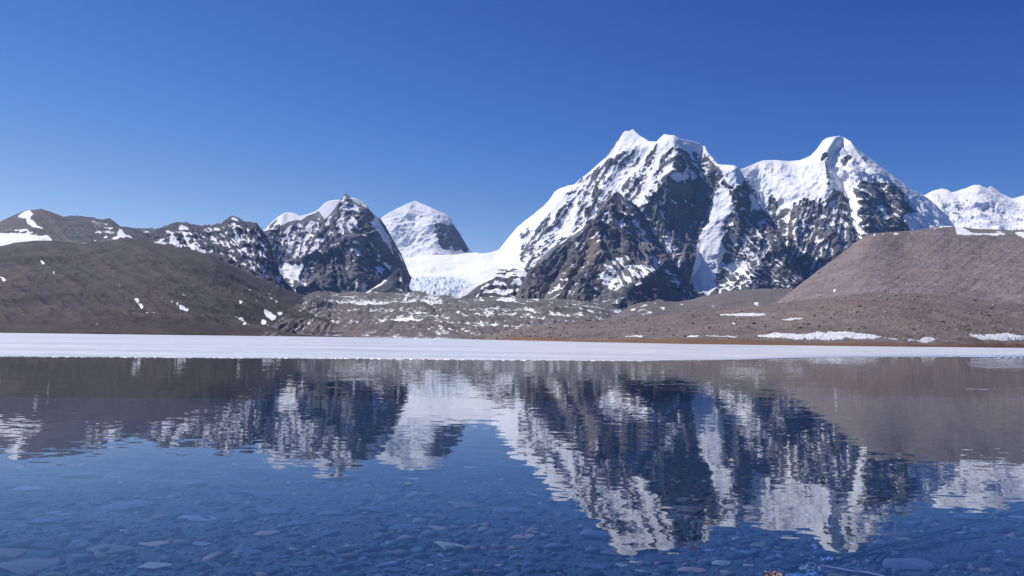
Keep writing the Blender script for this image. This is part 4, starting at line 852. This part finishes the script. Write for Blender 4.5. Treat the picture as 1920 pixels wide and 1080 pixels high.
m, nt = new_mat('wet_pebbles'); k = NT(nt)
out = k.n('ShaderNodeOutputMaterial'); pb = k.n('ShaderNodeBsdfPrincipled'); k.l(pb.outputs[0], out.inputs[0])
at = k.n('ShaderNodeAttribute', attribute_name='surf'); k.l(at.outputs['Color'], pb.inputs['Base Color'])
pb.inputs['Roughness'].default_value = 0.8; pb.inputs['Specular IOR Level'].default_value = 0.1
M_PEB = m
def stone_mat(name, a, b, wl=0.06):
    return plain_mat(name, a, 0.8, 0.15, b, wl, 0.004)
STONE = {'rust': stone_mat('rust_stone', (0.42, 0.19, 0.11), (0.58, 0.31, 0.20)), 'tan': stone_mat('tan_stone', (0.36, 0.24, 0.14), (0.58, 0.41, 0.26)),
         'grey': stone_mat('grey_stone', (0.085, 0.086, 0.088), (0.15, 0.148, 0.145)), 'dark': stone_mat('dark_stone', (0.04, 0.04, 0.043), (0.075, 0.073, 0.07)),
         'pale': stone_mat('pale_stone', (0.16, 0.16, 0.145), (0.30, 0.29, 0.26)), 'brown': stone_mat('brown_stone', (0.14, 0.085, 0.06), (0.25, 0.155, 0.11)),
         'purple': stone_mat('purple_grey_stone', (0.14, 0.12, 0.13), (0.21, 0.18, 0.185))}

def bed_hit(px, py):
    lo, hi = 2.0, 80.0
    for _ in range(40):
        mid = 0.5 * (lo + hi)
        p = pix(np.array(float(px)), np.array(float(py)), np.array(mid))
        if p[2] > float(bed_z(p[0], p[1])): lo = mid
        else: hi = mid
    return pix(np.array(float(px)), np.array(float(py)), np.array(lo))

shape_cache = {}
def stone_mesh(kind, col, var):
    key = (kind, col, var)
    if key not in shape_cache:
        W = rock_shape(V3 if kind == 'lake_stone' else V2, var * 1.7 + 2.3, 0.32, 0.42 if kind == 'lake_stone' else 0.72, True)
        me = bpy.data.meshes.new(kind)
        Fx = F3 if kind == 'lake_stone' else F2
        me.from_pydata([tuple(v) for v in W], [], [tuple(int(i) for i in f) for f in Fx]); me.update()
        me.polygons.foreach_set('use_smooth', np.ones(len(me.polygons), bool))
        me.materials.append(STONE[col] if kind == 'lake_stone' else BOULD[col]); shape_cache[key] = me
    return shape_cache[key]

r3 = random.Random(21)
BIG = [(280, 1024, 62, 14, 'rust', 'smooth rust-coloured oval stone underwater near the lower left'), (205, 1036, 84, 20, 'brown', 'brown stone touching the rust-coloured oval stone on its left'),
       (5, 1045, 110, 13, 'brown', 'long flat brown slab underwater at the left edge, the upper of two'), (35, 1070, 120, 12, 'brown', 'long flat brown slab in the bottom left corner, the lower of two'),
       (290, 1068, 60, 22, 'tan', 'rough tan stone at the bottom edge below the rust-coloured oval stone'), (235, 955, 104, 18, 'grey', 'large flat grey stone underwater, farther out above the rust-coloured oval stone'),
       (55, 920, 62, 14, 'pale', 'pale stone showing faintly far out in the blue water at left'), (368, 977, 76, 18, 'pale', 'rugged pale stone underwater right of the large flat grey stone'),
       (112, 967, 38, 9, 'pale', 'small pale stone underwater below the faint pale stone at left'), (90, 1028, 74, 18, 'dark', 'dark angular stone underwater above the left edge slabs'),
       (394, 1050, 38, 10, 'rust', 'narrow reddish stone near the bottom edge right of the rough tan stone'), (500, 1003, 48, 9, 'rust', 'low reddish stone underwater, farther out than the narrow reddish one'),
       (640, 1042, 64, 20, 'grey', 'broad grey stone near the bottom edge left of centre'), (842, 1030, 84, 20, 'tan', 'large tan pinkish stone underwater at the bottom centre'),
       (886, 1036, 24, 13, 'tan', 'small tan stone just right of the large tan pinkish stone'), (788, 1058, 32, 13, 'grey', 'small squarish grey stone at the bottom centre below the large tan stone'),
       (760, 994, 68, 17, 'grey', 'long grey stone underwater beyond the large tan pinkish stone'), (816, 992, 38, 8, 'rust', 'small flat reddish stone touching the long grey stone'),
       (980, 1009, 44, 10, 'rust', 'flat orange stone underwater right of bottom centre'), (1030, 989, 15, 8, 'tan', 'tiny round tan stone beyond the flat orange stone'),
       (1045, 1030, 48, 26, 'purple', 'rounded purplish boulder underwater right of the flat orange stone'), (1118, 1010, 66, 28, 'purple', 'broad purplish boulder underwater beside the edge of the white reflection'),
       (1164, 1063, 28, 13, 'tan', 'small rounded tan stone at the bottom edge below the white reflection'), (1300, 1074, 66, 14, 'rust', 'reddish brown slab at the bottom edge right of the white reflection'),
       (1700, 1066, 112, 26, 'purple', 'very large purplish slab in the lower right corner beside the pink rope'), (1682, 1005, 52, 13, 'brown', 'flat brown stone underwater above the long modelled shadow line at right'),
       (1842, 1032, 44, 15, 'dark', 'dark pointed stone underwater near the lower right edge'), (1905, 972, 36, 8, 'pale', 'pale flat stone underwater at the far right edge')]
OTHER = [(190, 978, 38, 10, 'brown'), (80, 981, 62, 12, 'grey'), (375, 1022, 38, 8, 'pale'), (355, 1054, 32, 8, 'brown'), (430, 1076, 54, 10, 'grey'), (620, 966, 62, 14, 'grey'), (500, 962, 84, 16, 'grey'), (870, 982, 38, 12, 'grey'), (818, 970, 42, 8, 'brown'), (1150, 1040, 62, 12, 'brown'), (1202, 1074, 32, 10, 'tan'), (1110, 1066, 52, 14, 'grey'), (1355, 1060, 42, 14, 'tan'), (1240, 1056, 54, 18, 'dark'), (1410, 1018, 44, 16, 'dark'), (1425, 1032, 44, 10, 'grey'), (1810, 1052, 34, 14, 'dark'), (1905, 1062, 54, 20, 'dark'), (1590, 1075, 60, 16, 'grey'), (700, 1045, 50, 14, 'dark'), (560, 985, 60, 14, 'grey'), (930, 1000, 46, 12, 'grey'), (950, 960, 60, 10, 'grey'), (700, 960, 70, 10, 'grey'), (860, 950, 70, 10, 'brown'), (1350, 1000, 70, 16, 'dark'), (1290, 960, 60, 12, 'brown'), (1480, 1000, 70, 14, 'grey'), (1790, 1010, 50, 10, 'dark'), (1820, 975, 60, 10, 'grey'), (350, 910, 70, 9, 'grey'), (150, 895, 80, 9, 'grey'), (480, 930, 80, 9, 'grey'), (640, 900, 80, 8, 'brown'), (1000, 1050, 60, 14, 'dark'), (460, 1040, 60, 14, 'grey'), (900, 1068, 40, 12, 'dark'), (980, 1062, 34, 12, 'brown'), (560, 1062, 46, 12, 'brown'), (740, 1072, 44, 12, 'grey')]
def put_stone(px, py, wpx, hpx, col, label=None):
    p = bed_hit(px, py)
    D = p[1]; a = 0.5 * wpx * D / F
    o = bpy.data.objects.new('lake_stone', stone_mesh('lake_stone', col, r3.randrange(4)))
    COL.objects.link(o)
    b = a * r3.uniform(0.55, 0.8)
    hz = max(0.7 * hpx * D / F, a * 0.35)
    o.scale = (a, b, hz * 1.1)
    o.rotation_euler = (r3.uniform(-0.1, 0.1), r3.uniform(-0.1, 0.1), r3.uniform(-0.35, 0.35))
    o.location = (p[0], p[1] + b * 0.2, float(bed_z(p[0], p[1])) + hz * 0.25)
    if label: tag(o, label, 'stone')
    else:
        zone = 'left' if px < 640 else 'middle' if px < 1280 else 'right'
        row = 'near the bottom edge' if py > 1010 else 'farther out'
        tag(o, 'lesser %s stone among the pebbles underwater, %s third, %s' % ({'rust': 'reddish', 'purple': 'purplish'}.get(col, col), zone, row), 'stone', 'stones on the lake bed')
    return o
for it in BIG: put_stone(*it)
for it in OTHER: put_stone(*it)
for i in range(190):
    py = 1085 - 215 * r3.random() ** 1.6; px = r3.uniform(-10, 1930)
    w_ = r3.uniform(11, 27) * (0.55 + 0.45 * (py - 860) / 220)
    put_stone(px, py, w_, w_ * 0.3, r3.choice(['grey', 'grey', 'dark', 'dark', 'brown', 'tan', 'purple', 'rust', 'pale']))

# pebble carpet
def scatter(name, V, Fc, pos, sca, rot, cols, mat, nv=6, rough=0.3, flat=0.5, angular=False, parent=None):
    n = len(pos); shapes = np.array([rock_shape(V, 3.1 * i + 1.7, rough, flat, angular) for i in range(nv)])
    idx = np.arange(n) % nv
    W = shapes[idx] * sca[:, None, :]
    c, s_ = np.cos(rot), np.sin(rot)
    X = W[..., 0] * c[:, None] - W[..., 1] * s_[:, None]; Y = W[..., 0] * s_[:, None] + W[..., 1] * c[:, None]
    W = np.stack([X, Y, W[..., 2]], -1) + pos[:, None, :]
    Fa = (Fc[None] + (np.arange(n) * len(V))[:, None, None]).reshape(-1)
    at = np.ones((n, len(V), 4), np.float32); at[..., :3] = cols[:, None, :]
    o = link_mesh(name, W.reshape(-1, 3), Fa, 3, mat, True, parent, at.reshape(-1, 4))
    o['kind'] = 'stuff'
    return o
R4 = np.random.RandomState(11)
NP = 36500
yy = 3.9 + 17 * R4.uniform(size=NP * 2) ** 1.7
xx = R4.uniform(-1, 1, size=NP * 2) * (0.76 * yy + 1.2)
keep = np.arange(NP)
yy, xx = yy[keep], xx[keep]
clump = noise3(np.stack([xx / 1.1, yy / 1.1, xx * 0], 1))
sz = 0.020 * np.exp(R4.normal(size=NP) * 0.72 + 0.6 * clump - 0.08) * (1 + yy * 0.03)
bury = np.clip((yy - 9.0) / 11.0, 0, 1) + 0.25 * np.clip(noise3(np.stack([xx / 2.3, yy / 2.3, xx * 0 + 3], 1)), 0, 1)
sz = np.clip(sz, 0.012, 0.11)
sca = np.stack([sz * R4.uniform(0.9, 1.5, NP), sz * R4.uniform(0.7, 1.1, NP), sz * R4.uniform(0.7, 1.1, NP)], 1)
PAL = 0.72 * np.array([(0.10, 0.105, 0.11), (0.15, 0.15, 0.15), (0.07, 0.07, 0.075), (0.36, 0.23, 0.14), (0.46, 0.22, 0.12), (0.30, 0.29, 0.26), (0.13, 0.115, 0.10), (0.42, 0.41, 0.38)])
ci = R4.choice(len(PAL), NP, p=[0.24, 0.18, 0.2, 0.12, 0.06, 0.05, 0.13, 0.02])
cols = PAL[ci] * R4.uniform(0.55, 1.3, (NP, 1))
peb = scatter('pebbles', V1, F1, np.stack([xx, yy, bed_z(xx, yy) + sz * (0.15 - 0.75 * bury)], 1), sca, R4.uniform(0, 6.28, NP), cols, M_PEB, 8, 0.42, 0.55, True)
tag(peb, 'small grey and brown pebbles covering the shallow lake bed', 'pebbles', kind='stuff')

# ------------------------------------------------------------------ boulders and rubble on the right shore
BOULD = {'a': plain_mat('brown_boulder', (0.16, 0.125, 0.105), 0.9, 0.1, (0.30, 0.245, 0.21), 0.6, 0.05), 'b': plain_mat('pale_boulder', (0.26, 0.215, 0.18), 0.9, 0.1, (0.40, 0.34, 0.29), 0.6, 0.05), 'c': plain_mat('dark_boulder', (0.05, 0.042, 0.04), 0.9, 0.1, (0.10, 0.085, 0.08), 0.6, 0.05)}
def boulder(px, py, wpx, col, label=None, asp=0.75):
    P, _ = MOUND.sample(np.array([float(px)]), np.array([float(py)])); P = P[0]
    a = 0.5 * wpx * P[1] / F
    o = bpy.data.objects.new('boulder', stone_mesh('boulder', col, r3.randrange(5))); COL.objects.link(o)
    o.scale = (a, a * r3.uniform(0.7, 1.0), a * asp); o.rotation_euler = (r3.uniform(-0.2, 0.2), r3.uniform(-0.2, 0.2), r3.uniform(0, 6.28))
    o.location = (P[0], P[1], P[2] + a * asp * 0.3)
    if label: tag(o, label, 'boulder')
    else:
        zone = 'left' if px < 1240 else 'middle' if px < 1580 else 'right'
        yk_ = float(np.interp(px, MOUND.xs, MOUND.ysky)); yb_ = float(np.interp(px, MOUND.xs, MOUND.ybase))
        row = 'crest' if py < yk_ + (yb_ - yk_) * 0.35 else 'foot' if py > yk_ + (yb_ - yk_) * 0.65 else 'mid-slope'
        tag(o, 'small %s boulder among the rubble of the shore mound, %s third, %s' % ({'a': 'brown', 'b': 'pale', 'c': 'dark'}[col], zone, row), 'boulder', 'boulders on the right shore mound')
boulder(1103, 602, 13, 'c', 'dark boulder on the crest of the shore mound, farthest left', 0.5)
boulder(1110, 616, 9, 'c', 'dark low boulder on the shore mound just below the dark crest boulder', 0.5)
boulder(1527, 591, 6, 'c', 'small black boulder in the middle of the shore mound below the big hill')
boulder(1858, 579, 12, 'c', 'dark flat boulder high on the right end of the shore mound', 0.4)
boulder(1541, 578, 9, 'b', 'pale boulder in the middle of the shore mound', 0.7)
boulder(1498, 624, 8, 'b', 'pale boulder standing over the long snow patch near its left end')
boulder(1898, 618, 9, 'a', 'brown boulder just above the snow patch at the right edge')
def mound_pt(u, pyf):
    yk = np.interp(u, MOUND.xs, MOUND.ysky); yb = np.interp(u, MOUND.xs, MOUND.ybase)
    return yk + (yb - yk) * pyf
for i in range(240):
    u = r3.uniform(900, 1925); f_ = r3.uniform(0.05, 0.86)
    boulder(u, float(mound_pt(u, f_)), r3.uniform(3.2, 8.5), r3.choice(['a', 'a', 'b', 'b', 'c']))
NB = 11500
u = R4.uniform(885, 1980, NB); f_ = R4.uniform(0.0, 0.9, NB)
dens = noise3(np.stack([u / 60, f_ * 4, u * 0], 1))
ok = dens > R4.uniform(-0.7, 0.5, NB); u = u[ok]; f_ = f_[ok]; NB = len(u)
Pm, _ = MOUND.sample(u, mound_pt(u, f_))
a = 0.5 * (0.7 + 2.2 * R4.uniform(size=NB) ** 3) * Pm[:, 1] / F * 1.4
sca = np.stack([a * R4.uniform(0.8, 1.3, NB), a, a * R4.uniform(0.5, 0.9, NB)], 1)
RP = np.array([(0.20, 0.16, 0.14), (0.28, 0.235, 0.205), (0.36, 0.31, 0.27), (0.09, 0.075, 0.07)])
tag(scatter('rubble', V1, F1, Pm + np.array([0, 0, 1]) * a[:, None] * 0.2, sca, R4.uniform(0, 6.28, NB), RP[R4.choice(4, NB, p=[0.4, 0.3, 0.15, 0.15])], M_PEB, 6, 0.3, 1.0, True), 'loose brown stones covering the right shore mound', 'rubble', kind='stuff')
NB = 2600
u = R4.uniform(1440, 1960, NB); f_ = R4.uniform(0.02, 1, NB)
yk = np.interp(u, HILL_R.xs, HILL_R.ysky); yb = np.interp(u, HILL_R.xs, HILL_R.ybase)
Pm, _ = HILL_R.sample(u, yk + (yb - yk) * f_)
a = 0.5 * (0.8 + 2.6 * R4.uniform(size=NB) ** 4) * Pm[:, 1] / F
sca = np.stack([a * R4.uniform(0.8, 1.5, NB), a, a * R4.uniform(0.5, 0.9, NB)], 1)
tag(scatter('hill_rubble', V1, F1, Pm + np.array([0, 0, 1]) * a[:, None] * 0.2, sca, R4.uniform(0, 6.28, NB), RP[R4.choice(4, NB, p=[0.3, 0.2, 0.1, 0.4])] * 0.8, M_PEB, 6, 0.3, 1.0, True), 'scattered dark stones on the slope of the big brown hill', 'rubble', kind='stuff')
NB = 2600
u = R4.uniform(520, 1150, NB); f_ = R4.uniform(0.05, 1, NB); f_[:160] = 1.0; u[:160] = R4.uniform(595, 875, 160)
yk = np.interp(u, MORAINE.xs, MORAINE.ysky); yb = np.interp(u, MORAINE.xs, MORAINE.ybase)
Pm, _ = MORAINE.sample(u, yk + (yb - yk) * f_)
a = 0.5 * (0.8 + 2.0 * R4.uniform(size=NB) ** 3) * Pm[:, 1] / F
sca = np.stack([a * R4.uniform(0.8, 1.5, NB), a, a * R4.uniform(0.5, 0.9, NB)], 1)
tag(scatter('moraine_rubble', V1, F1, Pm + np.array([0, 0, 1]) * a[:, None] * 0.2, sca, R4.uniform(0, 6.28, NB), RP[R4.choice(4, NB, p=[0.3, 0.15, 0.05, 0.5])] * 0.8, M_PEB, 6, 0.3, 1.0, True), 'dark rocks strewn over the snow-streaked moraine', 'rubble', kind='stuff')

# snow patches along the right shore
M_SNOWP = plain_mat('old_shore_snow', (0.52, 0.535, 0.56), 0.8, 0.2, (0.70, 0.705, 0.72), 0.7, 0.15)
def snow_patch(top, bot, h, label, seed):
    x0 = top[0][0]; x1 = top[-1][0]
    n = int((x1 - x0) / 0.7) + 2; xs = np.linspace(x0, x1, n)
    q = np.stack([xs / 5.0, xs * 0 + seed, xs * 0], 1); j = noise3(q) + 0.6 * noise3(q * 2.7)
    yt = poly_interp(top, xs) + 0.7 * j; yb = poly_interp(bot, xs) + 0.8 * noise3(q * 1.6 + 9)
    yb = np.maximum(yb, yt + 0.25)
    rows = []
    for e in np.linspace(0, 1, 11):
        P, N = MOUND.sample(xs, yb + (yt - yb) * e)
        edge = min(1.0, 4 * min(e, 1 - e) + 0.0) * np.clip(np.minimum(xs - x0, x1 - xs) / 3.0, 0, 1)
        qq = P / 2.2
        hh = 0.55 * h * edge * (0.75 + 0.35 * noise3(qq * 0.5) + 0.3 * noise3(qq)) - 0.12 * (edge < 0.02)
        P = P + np.array([0, -0.25, 0.97]) * hh[:, None]
        rows.append(P)
    G = np.array(rows)
    return tag(link_mesh('snow_patch', G.reshape(-1, 3), grid_faces(*G.shape[:2]), 4, M_SNOWP), label, 'snow patch', 'snow patches along the right shore')
snow_patch([(1280, 632.5), (1300, 627.5), (1322, 624), (1345, 624), (1365, 628), (1384, 632)], [(1280, 633), (1300, 636), (1360, 637), (1384, 633)], 0.9, 'lens-shaped snow patch on the shore, leftmost of the large ones', 1)
snow_patch([(1420, 631), (1435, 629), (1450, 626), (1490, 628), (1512, 629), (1532, 625), (1560, 624.5), (1600, 626), (1640, 628), (1655, 632)], [(1420, 632.5), (1436, 635), (1500, 636.5), (1600, 637.5), (1640, 636.5), (1655, 633)], 0.9, 'longest snow patch, a ragged band along the right shore', 2)
snow_patch([(1656, 632), (1670, 631), (1684, 634)], [(1656, 634.5), (1670, 636), (1684, 636)], 0.5, 'small snow scrap at the right tip of the longest snow patch', 3)
snow_patch([(1702, 637), (1722, 633), (1735, 630), (1745, 629), (1756, 634)], [(1702, 638.5), (1722, 639), (1740, 638), (1756, 636)], 0.7, 'small tapering snow patch between the longest patch and the right edge patch', 4)
snow_patch([(1816, 629), (1830, 626), (1865, 627), (1885, 625), (1905, 628), (1960, 628)], [(1816, 631), (1832, 638), (1860, 640), (1900, 639), (1960, 639)], 0.9, 'broad bright snow patch on the shore cut by the right edge', 5)
snow_patch([(1350, 591), (1375, 589), (1410, 588.5), (1436, 590)], [(1350, 592), (1380, 593), (1415, 593), (1436, 591.5)], 0.6, 'thin snow streak high on the shore mound above the lens-shaped patch', 6)
snow_patch([(1466, 599), (1485, 597), (1500, 596.5), (1508, 598)], [(1466, 600.5), (1484, 601), (1500, 600), (1508, 599)], 0.5, 'small faint snow streak in the middle of the shore mound', 7)

# ------------------------------------------------------------------ rope, cloth and modelled shadow lines at the lower right
def tube(name, pts, rad, mat, nseg=8):
    P = np.array(pts, float)
    # smooth the path
    tt = np.linspace(0, len(P) - 1, (len(P) - 1) * 8 + 1)
    Q = np.stack([np.interp(tt, np.arange(len(P)), P[:, c]) for c in range(3)], 1)
    for _ in range(3): Q[1:-1] = 0.25 * Q[:-2] + 0.5 * Q[1:-1] + 0.25 * Q[2:]
    T = np.gradient(Q, axis=0); T /= np.linalg.norm(T, axis=1)[:, None]
    A = np.cross(T, [0, 0, 1.0]); A /= np.linalg.norm(A, axis=1)[:, None]; B = np.cross(A, T)
    ang = np.linspace(0, 2 * np.pi, nseg + 1)
    G = np.stack([Q + rad * (np.cos(a_) * A + np.sin(a_) * B) for a_ in ang], 1)
    return link_mesh(name, G.reshape(-1, 3), grid_faces(*G.shape[:2]), 4, mat)
def surf_pt(px, py, z):
    lo = 1.0
    a_ = pix(np.array(float(px)), np.array(float(py)), np.array(1.0)) - np.array([0, 0, CAM_H])
    return np.array([0, 0, CAM_H]) + a_ * ((z - CAM_H) / a_[2])
M_ROPE = plain_mat('faded_pink_rope', (0.42, 0.17, 0.16), 0.8, 0.2, (0.50, 0.36, 0.36), 0.12)
M_SHADOW_LINE = plain_mat('dark_shadow_tube', (0.012, 0.014, 0.02), 0.8, 0.1)  # near-black colour of the tubes that stand in for shadows
tag(tube('rope', [surf_pt(1541, 1061, -0.08), surf_pt(1570, 1066, -0.06), surf_pt(1600, 1071.5, -0.04), surf_pt(1622, 1073, -0.03), surf_pt(1650, 1079, -0.02), surf_pt(1690, 1092, 0.0)], 0.010, M_ROPE), 'faded pink rope lying at the waterline in the lower right', 'rope')
def bed_line(pl, dz=0.02):
    out_ = []
    for i in range(len(pl) - 1):
        for e in np.linspace(0, 1, 5)[:-1]:
            h = bed_hit(pl[i][0] + (pl[i + 1][0] - pl[i][0]) * e, pl[i][1] + (pl[i + 1][1] - pl[i][1]) * e); out_.append(h + np.array([0, 0, dz]))
    out_.append(bed_hit(*pl[-1]) + np.array([0, 0, dz])); return out_
tag(tube('shadow_line', bed_line([(1530, 1070), (1560, 1060), (1620, 1041), (1700, 1018), (1780, 997), (1850, 979), (1940, 956)], 0.03), 0.013, M_SHADOW_LINE), 'long shadow line modelled as a dark tube, running across the lake bed to the right edge', 'shadow_line')  # dark tube laid where a rope shadow crosses the bed
tag(tube('shadow_line', bed_line([(1600, 1050), (1660, 1042), (1720, 1033), (1780, 1020), (1850, 1012)], 0.03), 0.010, M_SHADOW_LINE), 'shorter shadow line modelled as a dark tube on the lake bed below the long one', 'shadow_line')
tag(tube('shadow_band', bed_line([(1633, 1066), (1643, 1056), (1654, 1046)], 0.05), 0.014, M_SHADOW_LINE), 'short shadow band modelled as a dark tube on the purplish slab, left of a pair', 'shadow_band')  # this tube and the next stand in for two short shadow bands
tag(tube('shadow_band', bed_line([(1644, 1068), (1656, 1057), (1669, 1046)], 0.05), 0.014, M_SHADOW_LINE), 'short shadow band modelled as a dark tube on the purplish slab, right of a pair', 'shadow_band')
def cloth(px, py, w_, d_, mat, label, seed, z=0.0, lift=0.05, rot=0.0):
    n = 26; c0 = surf_pt(px, py, z)
    uu, vv = np.meshgrid(np.linspace(-1, 1, n), np.linspace(-1, 1, n))
    q = np.stack([uu.ravel() * 1.6 + seed * 7, vv.ravel() * 1.6, uu.ravel() * 0], 1)
    zz = (np.abs(noise3(q)) + 0.5 * np.abs(noise3(q * 2.4))).reshape(n, n)
    du = 0.35 * noise3(q + 40).reshape(n, n); dv = 0.35 * noise3(q + 80).reshape(n, n)
    X = (uu + du) * w_ * 0.5; Y = (vv + dv) * d_ * 0.5
    G = np.stack([c0[0] + X * math.cos(rot) - Y * math.sin(rot), c0[1] + X * math.sin(rot) + Y * math.cos(rot), c0[2] + lift * zz - 0.02], -1)
    return tag(link_mesh('cloth_scrap', G.reshape(-1, 3), grid_faces(n, n), 4, mat), label, 'cloth')
cloth(1517, 1066, 0.14, 0.10, plain_mat('yellow_green_cloth', (0.30, 0.30, 0.20), 0.8, 0.2, (0.46, 0.46, 0.40), 0.03), 'crumpled yellowish cloth scrap in the shallows at lower right', 1, -0.03, 0.06)
cloth(1510, 1080, 0.24, 0.12, plain_mat('pale_blue_cloth', (0.20, 0.27, 0.34), 0.8, 0.2, (0.34, 0.40, 0.46), 0.05), 'soaked pale blue cloth below the crumpled yellowish scrap', 2, -0.05, 0.06)
cloth(1550, 1047, 0.09, 0.05, plain_mat('white_cloth', (0.62, 0.66, 0.70), 0.8, 0.2, (0.75, 0.78, 0.80), 0.03), 'small white cloth scrap beside the tip of the reflected snow', 3, -0.02, 0.04, 0.5)
cloth(1450, 1078, 0.12, 0.08, plain_mat('faded_red_cloth', (0.22, 0.11, 0.07), 0.8, 0.2, (0.42, 0.34, 0.30), 0.03), 'brownish crumpled scrap at the bottom edge left of the pale blue cloth', 4, 0.0, 0.06)

# ------------------------------------------------------------------ thin mountain air
m, nt = new_mat('thin_air'); k = NT(nt)
out = k.n('ShaderNodeOutputMaterial'); pv = k.n('ShaderNodeVolumePrincipled')
pv.inputs['Color'].default_value = (0.27, 0.52, 1.0, 1); pv.inputs['Density'].default_value = 2.6e-5; pv.inputs['Anisotropy'].default_value = 0.2
k.l(pv.outputs[0], out.inputs['Volume'])
hv = np.array([(x, y, z) for x in (-14000, 14000) for y in (-600, 16000) for z in (-110, 1800)], float)
hz = link_mesh('haze', hv, [0, 1, 3, 2, 4, 6, 7, 5, 0, 4, 5, 1, 2, 3, 7, 6, 0, 2, 6, 4, 1, 5, 7, 3], 4, m, False)
tag(hz, 'thin bluish mountain air over lake and peaks', 'haze', kind='stuff')
